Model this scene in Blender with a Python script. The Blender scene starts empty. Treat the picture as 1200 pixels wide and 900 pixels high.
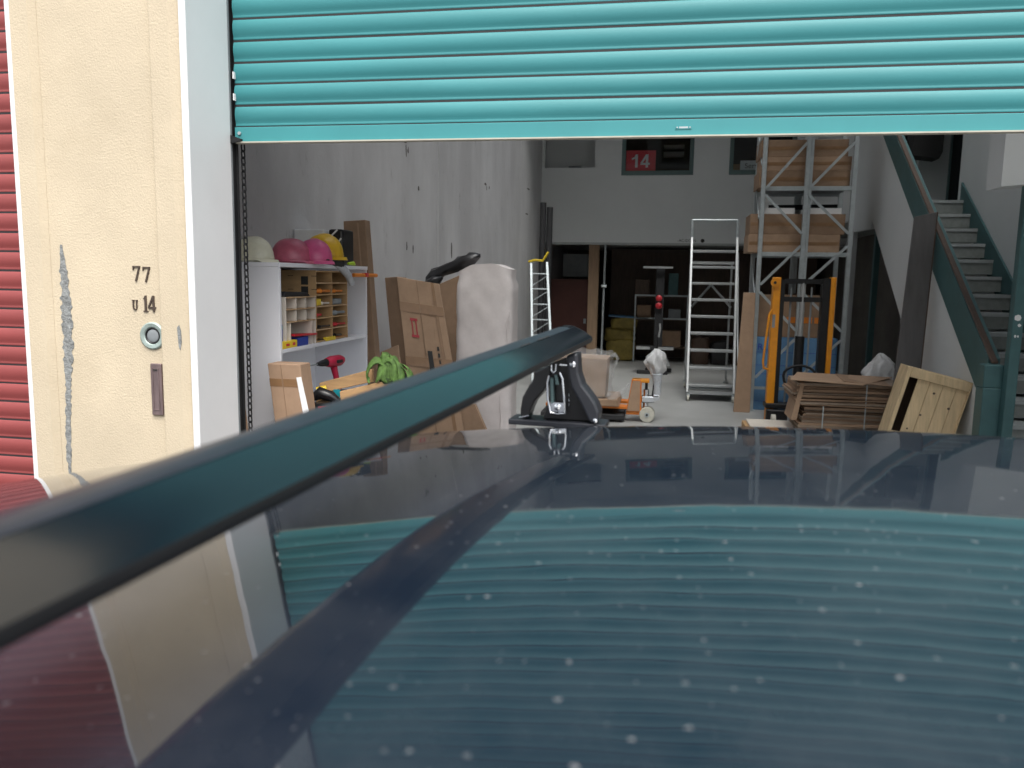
import bpy, bmesh, math, random
from mathutils import Vector, Matrix
R = math.radians
random.seed(7)
S = bpy.context.scene
COL = S.collection

# ------------------------------------------------------------ camera, sky, sun, exposure
HC = 1.75
cd = bpy.data.cameras.new('camera'); cam = bpy.data.objects.new('camera', cd); COL.objects.link(cam); S.camera = cam
cd.sensor_width = 36.0; cd.lens = 930 / 1200 * 36.0; cd.clip_start = 0.01; cd.clip_end = 600
yaw, pit, rol = R(10.3), R(7.6), R(.98)
v = Vector((-math.sin(yaw)*math.cos(pit), math.cos(yaw)*math.cos(pit), -math.sin(pit)))
r0 = Vector((math.cos(yaw), math.sin(yaw), 0)); u0 = r0.cross(v)
rr = r0*math.cos(rol) + u0*math.sin(rol); uu = -r0*math.sin(rol) + u0*math.cos(rol)
cam.matrix_world = Matrix(((rr.x, uu.x, -v.x, 0), (rr.y, uu.y, -v.y, 0), (rr.z, uu.z, -v.z, HC), (0, 0, 0, 1)))
cd.dof.use_dof = True; cd.dof.focus_distance = 3.6; cd.dof.aperture_fstop = 6.0

SUN_EL, SUN_AZ = R(60), R(163)      # bright overcast, the sun's glow high behind the camera's right shoulder
w = bpy.data.worlds.new('World'); S.world = w; w.use_nodes = True
nt = w.node_tree; nt.nodes.clear()
sky = nt.nodes.new('ShaderNodeTexSky'); sky.sky_type = 'NISHITA'; sky.sun_disc = False
sky.sun_elevation = SUN_EL; sky.sun_rotation = SUN_AZ; sky.air_density = 1.0; sky.dust_density = 4.0; sky.ozone_density = 1.0
hs = nt.nodes.new('ShaderNodeHueSaturation'); hs.inputs['Saturation'].default_value = .32
bg = nt.nodes.new('ShaderNodeBackground'); bg.inputs['Strength'].default_value = .15
wo = nt.nodes.new('ShaderNodeOutputWorld')
nt.links.new(sky.outputs[0], hs.inputs['Color']); nt.links.new(hs.outputs[0], bg.inputs[0]); nt.links.new(bg.outputs[0], wo.inputs[0])
sd = bpy.data.lights.new('sun', 'SUN'); sd.energy = 1.5; sd.angle = R(40); sd.color = (1, .96, .9)
sun = bpy.data.objects.new('sun', sd); COL.objects.link(sun)
# the sky's sun_rotation turns clockwise from +Y seen from above
sdir = Vector((math.sin(SUN_AZ)*math.cos(SUN_EL), math.cos(SUN_AZ)*math.cos(SUN_EL), math.sin(SUN_EL)))
sun.rotation_euler = sdir.to_track_quat('Z', 'Y').to_euler(); sun.location = (0, -6, 12)
S.view_settings.view_transform = 'Standard'; S.view_settings.look = 'None'
S.view_settings.gamma = 1.0; S.view_settings.exposure = 1.0
S.cycles.max_bounces = 10; S.cycles.diffuse_bounces = 6; S.cycles.glossy_bounces = 6; S.cycles.transparent_max_bounces = 12

# ------------------------------------------------------------ materials
MATS = {}
def mat(name, col, rough=.6, metal=0., var=.12, scale=6., bump=0., bscale=60., coat=0., coatr=.05, spec=.5, stretch=(1, 1, 1), dirt=0., dirtcol=(.08, .07, .06), alpha=None):
    if name in MATS: return MATS[name]
    m = bpy.data.materials.new(name); m.use_nodes = True; MATS[name] = m
    t = m.node_tree; b = t.nodes['Principled BSDF']
    b.inputs['Roughness'].default_value = rough; b.inputs['Metallic'].default_value = metal
    b.inputs['Specular IOR Level'].default_value = spec
    b.inputs['Coat Weight'].default_value = coat; b.inputs['Coat Roughness'].default_value = coatr
    g = t.nodes.new('ShaderNodeNewGeometry')
    mp = t.nodes.new('ShaderNodeMapping'); mp.inputs['Scale'].default_value = stretch
    t.links.new(g.outputs['Position'], mp.inputs['Vector'])
    n = t.nodes.new('ShaderNodeTexNoise'); n.inputs['Scale'].default_value = scale; n.inputs['Detail'].default_value = 6; n.inputs['Roughness'].default_value = .65
    t.links.new(mp.outputs[0], n.inputs['Vector'])
    cr = t.nodes.new('ShaderNodeValToRGB')
    cr.color_ramp.elements[0].position = .3; cr.color_ramp.elements[1].position = .7
    cr.color_ramp.elements[0].color = (*[c*(1-var) for c in col], 1); cr.color_ramp.elements[1].color = (*[min(1, c*(1+var)) for c in col], 1)
    t.links.new(n.outputs['Fac'], cr.inputs['Fac'])
    out = cr.outputs['Color']
    if dirt:
        n2 = t.nodes.new('ShaderNodeTexNoise'); n2.inputs['Scale'].default_value = scale*.45; n2.inputs['Detail'].default_value = 9; n2.inputs['Roughness'].default_value = .75
        t.links.new(mp.outputs[0], n2.inputs['Vector'])
        c2 = t.nodes.new('ShaderNodeValToRGB'); c2.color_ramp.elements[0].position = .52; c2.color_ramp.elements[1].position = .74
        c2.color_ramp.elements[1].color = (dirt, dirt, dirt, 1)
        t.links.new(n2.outputs['Fac'], c2.inputs['Fac'])
        mx = t.nodes.new('ShaderNodeMix'); mx.data_type = 'RGBA'
        t.links.new(c2.outputs['Color'], mx.inputs['Factor']); t.links.new(out, mx.inputs['A']); mx.inputs['B'].default_value = (*dirtcol, 1)
        out = mx.outputs['Result']
    t.links.new(out, b.inputs['Base Color'])
    if bump:
        bn = t.nodes.new('ShaderNodeTexNoise'); bn.inputs['Scale'].default_value = bscale; bn.inputs['Detail'].default_value = 9; bn.inputs['Roughness'].default_value = .62
        t.links.new(g.outputs['Position'], bn.inputs['Vector'])
        bp = t.nodes.new('ShaderNodeBump'); bp.inputs['Strength'].default_value = bump; bp.inputs['Distance'].default_value = .01
        t.links.new(bn.outputs['Fac'], bp.inputs['Height']); t.links.new(bp.outputs[0], b.inputs['Normal'])
    if alpha is not None:
        b.inputs['Alpha'].default_value = alpha
    return m

M = dict(
    stucco=mat('cream_render', (.56, .475, .345), .85, var=.07, scale=2.2, bump=.38, bscale=120, dirt=.4, dirtcol=(.41, .33, .22)),
    cement=mat('grey_cement', (.24, .25, .245), .9, var=.45, scale=45, bump=1.0, bscale=70, dirt=.5, dirtcol=(.09, .09, .09)),
    whitepaint=mat('white_paint', (.74, .74, .74), .5, var=.03, scale=3, dirt=.12, dirtcol=(.5, .5, .48)),
    teal=mat('teal_shutter', (.031, .208, .222), .55, var=.09, scale=2.5, stretch=(.35, 1, 3), dirt=.35, dirtcol=(.07, .27, .28), spec=.5),
    tealrail=mat('teal_rail', (.041, .245, .26), .52, var=.05, scale=3, dirt=.2, dirtcol=(.05, .28, .3)),
    red=mat('red_shutter', (.26, .052, .05), .55, var=.1, scale=2.5, stretch=(.35, 1, 3), dirt=.15, dirtcol=(.30, .09, .08)),
    rubberseal=mat('beige_seal', (.45, .43, .36), .7),
    blackmetal=mat('black_metal', (.015, .015, .016), .45, .3, var=.2, scale=20),
    darkrubber=mat('dark_rubber', (.02, .02, .022), .7, var=.2),
    chrome=mat('chrome', (.75, .77, .8), .12, 1., var=.04, scale=20),
    galv=mat('galvanised', (.42, .46, .47), .45, .5, var=.12, scale=14),
    alu=mat('aluminium', (.40, .41, .41), .48, .55, var=.08, scale=14),
    blackplastic=mat('black_plastic', (.007, .007, .008), .32, var=.15, scale=30),
    greyplastic=mat('grey_plastic', (.022, .024, .03), .34, var=.15, scale=30),
    bronze=mat('dark_bronze', (.10, .075, .06), .5, .5, var=.3, scale=60),
    steelgreen=mat('weathered_steel', (.33, .40, .37), .5, .35, var=.2, scale=40),
    purplegrey=mat('slot_metal', (.24, .18, .18), .42, .6, var=.25, scale=30, stretch=(1, 1, .2)),
    floor=mat('concrete_floor', (.34, .34, .33), .5, var=.12, scale=1.2, bump=.08, bscale=40, dirt=.35, dirtcol=(.2, .19, .18)),
    asphalt=mat('asphalt', (.06, .06, .06), .9, var=.25, scale=30, bump=.5, bscale=150),
    innerpaint=mat('white_wall_paint', (.66, .68, .68), .75, var=.03, scale=1.5, dirt=.06, dirtcol=(.4, .4, .4)),
    ceil=mat('roof_lining', (.55, .56, .56), .8, var=.06, scale=2),
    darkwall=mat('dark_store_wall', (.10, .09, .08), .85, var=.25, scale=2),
    tealtrim=mat('teal_trim', (.052, .125, .13), .45, var=.12, scale=5, dirt=.1, dirtcol=(.2, .25, .24)),
    tealframe=mat('grey_green_frame', (.10, .16, .16), .45, var=.08, scale=5),
    carpet=mat('grey_stair_lining', (.22, .235, .225), .85, var=.12, scale=18, dirt=.2, dirtcol=(.12, .12, .12)),
    nosing=mat('stair_nosing', (.36, .38, .38), .6, var=.1, scale=18),
    brownwood=mat('dark_stained_wood', (.075, .045, .03), .5, var=.3, scale=12, stretch=(3, 3, .4)),
    cardboard=mat('cardboard', (.325, .215, .14), .85, var=.12, scale=7, bump=.08, bscale=30, dirt=.15, dirtcol=(.2, .12, .07)),
    cardboard2=mat('cardboard_dark', (.245, .158, .10), .85, var=.14, scale=7, bump=.08, bscale=30),
    cardboard3=mat('cardboard_grey', (.26, .20, .15), .8, var=.15, scale=9),
    tape=mat('brown_tape', (.23, .13, .065), .3, var=.1, scale=15),
    paper=mat('white_paper', (.78, .78, .78), .7, var=.03),
    ink=mat('black_ink', (.02, .02, .02), .7),
    redink=mat('red_ink', (.35, .04, .05), .7),
    melamine=mat('white_melamine', (.74, .75, .79), .42, var=.03, scale=3, dirt=.1, dirtcol=(.5, .5, .5)),
    ply=mat('plywood', (.42, .27, .13), .65, var=.15, scale=8, stretch=(1, 1, 4)),
    plypale=mat('pale_plywood', (.66, .60, .52), .65, var=.08, scale=8),
    plyedge=mat('plywood_edge', (.45, .30, .17), .7, var=.2, scale=30),
    pine=mat('pine', (.62, .47, .28), .65, var=.18, scale=7, stretch=(4, 4, .5), dirt=.4, dirtcol=(.28, .17, .08)),
    pinebox=mat('rough_timber', (.47, .29, .14), .7, var=.2, scale=7, stretch=(.6, 4, 4), dirt=.25, dirtcol=(.25, .14, .07)),
    greyboard=mat('grey_board', (.105, .10, .10), .55, var=.15, scale=4, stretch=(4, 4, .5)),
    orange=mat('orange_paint', (.62, .17, .012), .42, var=.12, scale=12, dirt=.35, dirtcol=(.18, .08, .03)),
    yelloworange=mat('yellow_orange_paint', (.72, .27, .01), .4, var=.1, scale=12, dirt=.15, dirtcol=(.3, .12, .02)),
    wheelwhite=mat('nylon_wheel', (.52, .50, .43), .5, var=.12, scale=30),
    bluebox=mat('blue_carton', (.10, .22, .38), .75, var=.1, scale=6),
    plasticwrap=mat('clear_wrap', (.62, .62, .62), .22, var=.1, scale=20, bump=.8, bscale=30, alpha=.22),
    bagwhite=mat('white_plastic_bag', (.52, .52, .52), .3, var=.15, scale=14, bump=.5, bscale=40),
    foamwrap=mat('white_foam_wrap', (.64, .59, .58), .5, var=.07, scale=8, bump=.22, bscale=16),
    helmcream=mat('helmet_cream', (.66, .64, .50), .38, var=.08, scale=25, dirt=.25, dirtcol=(.35, .32, .22)),
    helmrose=mat('helmet_rose', (.44, .10, .155), .36, var=.15, scale=30, dirt=.3, dirtcol=(.2, .05, .07)),
    helmpink=mat('helmet_pink', (.60, .10, .24), .36, var=.08, scale=30),
    helmyellow=mat('helmet_yellow', (.68, .42, .02), .36, var=.08, scale=30),
    yellow=mat('yellow_plastic', (.72, .52, .03), .45), blue=mat('blue_plastic', (.02, .05, .32), .4),
    redp=mat('red_plastic', (.50, .02, .03), .4), drillred=mat('drill_red', (.40, .015, .05), .4),
    greyp=mat('mid_grey', (.22, .24, .25), .5), tealp=mat('teal_plastic', (.01, .25, .30), .45),
    lime=mat('lime_plastic', (.45, .65, .03), .45), strap=mat('green_webbing', (.085, .165, .035), .75, var=.5, scale=30),
    strapdark=mat('dark_green_webbing', (.03, .06, .015), .8), orangep=mat('orange_plastic', (.65, .20, .02), .45), silvercloth=mat('grey_cloth', (.45, .47, .5), .7, var=.15, scale=40),
    blackbag=mat('black_plastic_bag', (.018, .018, .02), .28, var=.2, scale=20, bump=.6, bscale=18),
    redsign=mat('red_sign', (.66, .04, .06), .5, var=.04), whitesign=mat('white_sign', (.72, .74, .76), .5, var=.04),
    redbrown=mat('red_brown_door', (.09, .028, .02), .55, var=.15, scale=4), oldwood=mat('timber_post', (.36, .24, .15), .7, var=.2, scale=6, stretch=(5, 5, .5)),
    yellowbag=mat('yellow_sacks', (.20, .15, .03), .7, var=.3, scale=6), unlitdark=mat('unlit_dark', (.02, .024, .026), .9),  # last colour: near-black, painted in for unlit depth
)
def glass_mat(name, tint=(1, 1, 1), refl=.5):
    m = bpy.data.materials.new(name); m.use_nodes = True; t = m.node_tree; t.nodes.clear()
    o = t.nodes.new('ShaderNodeOutputMaterial'); mx = t.nodes.new('ShaderNodeMixShader')
    tr = t.nodes.new('ShaderNodeBsdfTransparent'); tr.inputs[0].default_value = (*tint, 1)
    gl = t.nodes.new('ShaderNodeBsdfGlossy'); gl.inputs['Roughness'].default_value = .02
    fr = t.nodes.new('ShaderNodeFresnel'); fr.inputs[0].default_value = 1.5
    t.links.new(fr.outputs[0], mx.inputs[0]); t.links.new(tr.outputs[0], mx.inputs[1]); t.links.new(gl.outputs[0], mx.inputs[2]); t.links.new(mx.outputs[0], o.inputs[0])
    MATS[name] = m; return m
M['glass'] = glass_mat('window_glass', (.96, .98, .98)); M['tint'] = glass_mat('tinted_glass', (.25, .28, .28)); M['skylight'] = glass_mat('fill_skylight', (.93, .95, .96))

def concrete_wall():
    m = bpy.data.materials.new('precast_concrete'); m.use_nodes = True; t = m.node_tree; b = t.nodes['Principled BSDF']; b.inputs['Roughness'].default_value = .85
    g = t.nodes.new('ShaderNodeNewGeometry')
    def noise(sc, st, det=6, ro=.65):
        mp = t.nodes.new('ShaderNodeMapping'); mp.inputs['Scale'].default_value = st; t.links.new(g.outputs['Position'], mp.inputs[0])
        n = t.nodes.new('ShaderNodeTexNoise'); n.inputs['Scale'].default_value = sc; n.inputs['Detail'].default_value = det; n.inputs['Roughness'].default_value = ro
        t.links.new(mp.outputs[0], n.inputs[0]); return n.outputs['Fac']
    def ramp(f, p0, p1, c0, c1):
        r = t.nodes.new('ShaderNodeValToRGB'); r.color_ramp.elements[0].position = p0; r.color_ramp.elements[1].position = p1
        r.color_ramp.elements[0].color = (*c0, 1); r.color_ramp.elements[1].color = (*c1, 1); t.links.new(f, r.inputs[0]); return r.outputs[0]
    def mul(a, c):
        x = t.nodes.new('ShaderNodeMix'); x.data_type = 'RGBA'; x.blend_type = 'MULTIPLY'; x.inputs['Factor'].default_value = 1
        t.links.new(a, x.inputs['A']); t.links.new(c, x.inputs['B']); return x.outputs['Result']
    c = ramp(noise(1.3, (1, 1, 1)), .3, .7, (.56, .555, .56), (.64, .635, .64))
    c = mul(c, ramp(noise(1.0, (1, 1, .32), 7, .6), .36, .64, (.76, .755, .76), (1, 1, 1)))
    c = mul(c, ramp(noise(7, (1, 1, .4), 9, .8), .30, .41, (.62, .61, .60), (1, 1, 1)))
    t.links.new(c, b.inputs['Base Color'])
    bp = t.nodes.new('ShaderNodeBump'); bp.inputs['Strength'].default_value = .25; bp.inputs['Distance'].default_value = .01
    t.links.new(noise(35, (1, 1, 1)), bp.inputs['Height']); t.links.new(bp.outputs[0], b.inputs['Normal'])
    return m
M['concrete'] = concrete_wall()

def car_paint():
    m = bpy.data.materials.new('dusty_dark_blue_paint'); m.use_nodes = True; t = m.node_tree; b = t.nodes['Principled BSDF']
    L = t.links.new
    g = t.nodes.new('ShaderNodeNewGeometry')
    def math_(op, a, c):
        x = t.nodes.new('ShaderNodeMath'); x.operation = op
        for i, q in enumerate((a, c)):
            if isinstance(q, (int, float)): x.inputs[i].default_value = q
            else: L(q, x.inputs[i])
        return x.outputs[0]
    def specks(scale, keep, size, seed):
        mp = t.nodes.new('ShaderNodeMapping'); mp.inputs['Location'].default_value = (seed, seed*1.7, 0); mp.inputs['Scale'].default_value = (1, 1, 0); L(g.outputs['Position'], mp.inputs[0])
        nz = t.nodes.new('ShaderNodeTexNoise'); nz.inputs['Scale'].default_value = scale*5; L(mp.outputs[0], nz.inputs[0])
        ad = t.nodes.new('ShaderNodeVectorMath'); ad.operation = 'MULTIPLY_ADD'; L(nz.outputs['Color'], ad.inputs[0]); ad.inputs[1].default_value = (.30/scale,)*3; L(mp.outputs[0], ad.inputs[2])
        vo = t.nodes.new('ShaderNodeTexVoronoi'); vo.voronoi_dimensions = '2D'; vo.inputs['Scale'].default_value = scale; L(ad.outputs[0], vo.inputs['Vector'])
        sp = t.nodes.new('ShaderNodeSeparateColor'); L(vo.outputs['Color'], sp.inputs[0])
        k = math_('GREATER_THAN', sp.outputs[0], 1-keep)
        rad = math_('MULTIPLY', math_('POWER', sp.outputs[1], 2.0), size)
        rad = math_('ADD', rad, size*.2)
        d = math_('LESS_THAN', vo.outputs['Distance'], rad)
        return math_('MULTIPLY', math_('MULTIPLY', k, d), sp.outputs[2])
    sk = math_('MAXIMUM', math_('MAXIMUM', specks(28, .13, .046, 3.1), specks(8, .10, .018, 7.7)), math_('MULTIPLY', specks(80, .25, .13, 1.3), .55))
    n = t.nodes.new('ShaderNodeTexNoise'); n.inputs['Scale'].default_value = 5; n.inputs['Detail'].default_value = 10; n.inputs['Roughness'].default_value = .72
    L(g.outputs['Position'], n.inputs[0])
    r = t.nodes.new('ShaderNodeMapRange'); r.inputs[1].default_value = .35; r.inputs[2].default_value = .75; r.inputs[3].default_value = .003; r.inputs[4].default_value = .042; L(n.outputs['Fac'], r.inputs[0])
    dust = math_('MAXIMUM', r.outputs[0], math_('MULTIPLY', sk, .42))
    mx = t.nodes.new('ShaderNodeMix'); mx.data_type = 'RGBA'; L(dust, mx.inputs['Factor']); mx.inputs['A'].default_value = (.004, .009, .019, 1); mx.inputs['B'].default_value = (.55, .55, .55, 1)
    L(mx.outputs['Result'], b.inputs['Base Color'])
    b.inputs['Roughness'].default_value = .5; b.inputs['Specular IOR Level'].default_value = .06
    inv = math_('SUBTRACT', 1.0, math_('MULTIPLY', sk, .6)); L(inv, b.inputs['Coat Weight'])
    b.inputs['Coat IOR'].default_value = 1.6
    cr = t.nodes.new('ShaderNodeMapRange'); cr.inputs[1].default_value = .3; cr.inputs[2].default_value = .8; cr.inputs[3].default_value = .018; cr.inputs[4].default_value = .062; L(n.outputs['Fac'], cr.inputs[0]); L(cr.outputs[0], b.inputs['Coat Roughness'])
    # slight orange-peel and pressing waves in the sheet metal
    wv = t.nodes.new('ShaderNodeTexNoise'); wv.inputs['Scale'].default_value = 5; wv.inputs['Detail'].default_value = 2.5; L(g.outputs['Position'], wv.inputs[0])
    bp = t.nodes.new('ShaderNodeBump'); bp.inputs['Strength'].default_value = .06; bp.inputs['Distance'].default_value = .008; L(wv.outputs['Fac'], bp.inputs['Height'])
    L(bp.outputs[0], b.inputs['Coat Normal'])
    return m
M['carpaint'] = car_paint()
M['barblack'] = mat('satin_black_bar', (.004, .008, .013), .13, .0, var=.1, scale=30, spec=1.0)
M['barlip'] = mat('bar_lip', (.012, .012, .013), .5, var=.1)
M['barstrip'] = mat('bar_rubber_strip', (.016, .019, .028), .42, var=.2, scale=40)

# ------------------------------------------------------------ mesh helpers
class MB:
    def __init__(s): s.v = []; s.f = []
    def add(s, vs, fs):
        o = len(s.v); s.v += [tuple(p) for p in vs]; s.f += [tuple(i+o for i in f) for f in fs]; return s
    def box(s, x0, x1, y0, y1, z0, z1):
        return s.add([(x0,y0,z0),(x1,y0,z0),(x1,y1,z0),(x0,y1,z0),(x0,y0,z1),(x1,y0,z1),(x1,y1,z1),(x0,y1,z1)],
                     [(0,3,2,1),(4,5,6,7),(0,1,5,4),(1,2,6,5),(2,3,7,6),(3,0,4,7)])
    def hexa(s, b, t):      # four bottom and four top corners
        return s.add(list(b)+list(t), [(0,3,2,1),(4,5,6,7),(0,1,5,4),(1,2,6,5),(2,3,7,6),(3,0,4,7)])
    def prism(s, poly, plane, a, b):
        def P(p, h): return {'xz': (p[0], h, p[1]), 'yz': (h, p[0], p[1]), 'xy': (p[0], p[1], h)}[plane]
        n = len(poly)
        return s.add([P(p, a) for p in poly]+[P(p, b) for p in poly], [tuple(range(n))[::-1], tuple(range(n, 2*n))]+[(i, (i+1)%n, n+(i+1)%n, n+i) for i in range(n)])
    def tube(s, pts, r, n=8, closed=False, rad=None):
        pts = [Vector(p) for p in pts]; k = len(pts); rings = []; up = None
        for i, p in enumerate(pts):
            a = pts[(i-1) % k] if (closed or i > 0) else p; b = pts[(i+1) % k] if (closed or i < k-1) else p
            d = (b-a).normalized()
            if up is None: up = d.orthogonal().normalized()
            up = (up - d*up.dot(d)); up = up.normalized() if up.length > 1e-6 else d.orthogonal().normalized()
            q = d.cross(up); rd = rad[i] if rad else r
            rings.append([p + (up*math.cos(2*math.pi*j/n) + q*math.sin(2*math.pi*j/n))*rd for j in range(n)])
        fs = []
        for i in range(k if closed else k-1):
            for j in range(n): fs.append((i*n+j, i*n+(j+1)%n, ((i+1)%k)*n+(j+1)%n, ((i+1)%k)*n+j))
        if not closed: fs += [tuple(range(n))[::-1], tuple(range((k-1)*n, k*n))]
        return s.add([p for r_ in rings for p in r_], fs)
    def cyl(s, a, b, r, n=14): return s.tube([a, b], r, n)
    def bar(s, a, b, w_, h_, side=(0, 0, 1)):    # rectangular bar a to b, w_ across, h_ along 'side'
        a = Vector(a); b = Vector(b); d = (b-a).normalized(); sv = Vector(side); sv = (sv-d*sv.dot(d)).normalized(); q = d.cross(sv)
        c = lambda p: [p+q*w_/2*i+sv*h_/2*j for i, j in ((-1,-1),(1,-1),(1,1),(-1,1))]
        return s.hexa(c(a), c(b))
    def lathe(s, prof, c, n=20, axis='z'):
        vs = []; k = len(prof)
        for (r_, h) in prof:
            for j in range(n):
                a = 2*math.pi*j/n; x, y = r_*math.cos(a), r_*math.sin(a)
                vs.append({'z': (c[0]+x, c[1]+y, c[2]+h), 'y': (c[0]+x, c[1]+h, c[2]+y), 'x': (c[0]+h, c[1]+x, c[2]+y)}[axis])
        fs = [(i*n+j, i*n+(j+1)%n, (i+1)*n+(j+1)%n, (i+1)*n+j) for i in range(k-1) for j in range(n)]
        fs += [tuple(range(n))[::-1], tuple(range((k-1)*n, k*n))]
        return s.add(vs, fs)
    def xf(s, m): s.v = [tuple(m @ Vector(p)) for p in s.v]; return s
    def rot(s, pivot, axis, deg):
        p = Vector(pivot); return s.xf(Matrix.Translation(p) @ Matrix.Rotation(R(deg), 4, axis) @ Matrix.Translation(-p))
    def build(s, name, m, parent=None, smooth=None, bevel=0, seg=1):
        off = Vector((0, 0, 0)); q = parent
        while q is not None: off += Vector(q.location); q = q.parent
        me = bpy.data.meshes.new(name); me.from_pydata([Vector(p)-off for p in s.v], [], s.f); 
        bm = bmesh.new(); bm.from_mesh(me); bmesh.ops.recalc_face_normals(bm, faces=bm.faces); bm.to_mesh(me); bm.free()
        me.materials.append(M[m] if isinstance(m, str) else m)
        if smooth is not None:
            me.shade_smooth(); me.set_sharp_from_angle(angle=R(smooth))
        o = bpy.data.objects.new(name, me); COL.objects.link(o)
        if parent is not None: o.parent = parent
        if bevel:
            bv = o.modifiers.new('bevel', 'BEVEL'); bv.width = bevel; bv.segments = seg; bv.limit_method = 'ANGLE'; bv.angle_limit = R(40)
        return o
def tag(o, label, cat, group=None, kind=None):
    o['label'] = label; o['category'] = cat
    if group: o['group'] = group
    if kind: o['kind'] = kind
    return o
def thing(name, label, cat, loc, group=None):
    o = bpy.data.objects.new(name, None); o.location = loc; o.empty_display_size = .1; COL.objects.link(o); return tag(o, label, cat, group)
def struct(o): o['kind'] = 'structure'; return o
def B(*a): return MB().box(*a)
def inst(o, parent, loc=None, rot=None, name=None):
    c = o.copy(); COL.objects.link(c); c.parent = parent
    if loc is not None: c.location = loc
    if rot is not None: c.rotation_euler = rot
    return c
def text(name, body, size, loc, rot, m, parent, extrude=.0015, sx=1.0):
    cu = bpy.data.curves.new(name, 'FONT'); cu.body = body; cu.size = size; cu.extrude = extrude
    o = bpy.data.objects.new(name, cu); COL.objects.link(o)
    me = bpy.data.meshes.new_from_object(o.evaluated_get(bpy.context.evaluated_depsgraph_get()))
    bpy.data.objects.remove(o); o = bpy.data.objects.new(name, me); COL.objects.link(o); me.materials.clear(); me.materials.append(M[m])
    off = Vector((0, 0, 0)); q = parent
    while q is not None: off += Vector(q.location); q = q.parent
    if parent is not None: o.parent = parent
    o.location = Vector(loc)-off; o.rotation_euler = rot; o.scale = (sx, 1, 1); return o

# ------------------------------------------------------------ ground, floor, building shell
XL, XR, YB = -2.4, 3.6, 16.15          # inner faces of the unit: left wall, right wall, mezzanine front
struct(B(-150, 150, -150, 3.3, -.24, -.03).build('ground', 'asphalt'))
struct(B(-150, 150, 3.3, 150, -.26, -.05).build('ground', 'asphalt'))
struct(B(XL, XR+2, 3.3, 21, -.05, 0).build('floor', 'floor'))
wl = struct(B(XL-.15, XL, 3.5, 8.508, 0, 5.6).build('wall_left', 'concrete'))
for a, b in ((8.54, 16.3), (16.304, 21.0)): MB().box(XL-.15, XL, a, b, 0, 5.6).build('concrete_panel', 'concrete', wl)
B(XL-.15, XL-.02, 8.508, 8.54, 0, 5.6).build('panel_joint', 'darkwall', wl)
for (y, z, a, b) in ((7.36, 3.0, .16, .02), (7.40, 2.93, .02, .12), (7.46, 2.93, .03, .06), (7.42, 2.03, .025, .10), (7.62, 2.02, .025, .08), (10.9, 3.02, .12, .03), (10.98, 2.98, .02, .06), (11.15, 3.0, .03, .04), (14.5, 3.35, .3, .03), (14.4, 2.9, .35, .03), (9.1, 2.06, .05, .15), (9.4, 1.95, .03, .1), (7.8, 2.62, .04, .04)):
    s_ = MB(); n = 9; pts = []
    for k in range(n):
        t = 2*math.pi*k/n; rr_ = .5*(1+random.uniform(-.4, .35)); pts.append((y+math.cos(t)*a*rr_, z+math.sin(t)*b*rr_))
    s_.prism(pts, 'yz', XL+.0005, XL+.004).build('wall_scar', 'darkwall', wl)
struct(B(XR, XR+.15, 3.5, 10.9, 0, 5.6).build('wall_right', 'innerpaint'))
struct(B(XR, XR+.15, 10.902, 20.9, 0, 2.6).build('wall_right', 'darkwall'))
struct(B(XR+2, XR+2.15, 3.5, 21.2, 0, 5.6).build('wall_outer', 'innerpaint'))
struct(B(XR+.15, XR+2, 3.5, 3.65, 0, 5.6).build('wall_front', 'innerpaint'))
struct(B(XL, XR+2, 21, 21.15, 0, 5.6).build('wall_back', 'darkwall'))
# roof with unseen translucent skylight sheets, added and sized to light the interior
rf = struct(B(XL-.15, XR+2.2, 3.5, 3.9, 5.6, 5.72).build('ceiling', 'ceil'))
SKY = [(-2.2, -.5), (-.1, 1.5), (2.7, 3.4)]; SY = (3.9, 13.6)
xs = [XL-.15] + [q for p in SKY for q in p] + [XR+2.2]
for i in range(0, len(xs), 2): B(xs[i], xs[i+1], SY[0], SY[1], 5.6, 5.72).build('roof_sheet', 'ceil', rf)
for a, b in SKY: B(a, b, SY[0], SY[1], 5.70, 5.704).build('fill_skylight', 'skylight', rf)
B(XL-.15, XR+2.2, SY[1], 21.2, 5.6, 5.72).build('roof_sheet', 'ceil', rf)

# rendered pier between the two shutters, with raised borders and a recessed panel
YP = 3.11
pier = thing('rendered_pier', 'cream rendered pier between the red and teal roller shutters', 'pier', (-2.37, 3.3, -.03))
ZT = 4.75
B(-2.779, -1.957, YP+.022, 3.46, -.03, ZT).build('core', 'stucco', pier)
MB().prism([(-2.772, YP+.022), (-2.772, YP), (-2.684, YP), (-2.655, YP+.022)], 'xy', -.03, ZT-.001).build('raised_border', 'stucco', pier, bevel=.004, seg=2)
MB().prism([(-2.128, YP+.022), (-2.116, YP), (-2.029, YP), (-1.990, YP+.022)], 'xy', -.03, ZT-.001).build('raised_border', 'stucco', pier, bevel=.004, seg=2)
B(-1.986, -1.9535, YP+.008, 3.45, -.03, ZT-.002).build('white_reveal', 'whitepaint', pier, bevel=.004, seg=2)
B(-2.802, -2.7735, YP+.008, 3.45, -.03, ZT-.002).build('white_reveal', 'whitepaint', pier, bevel=.004, seg=2)
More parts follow.
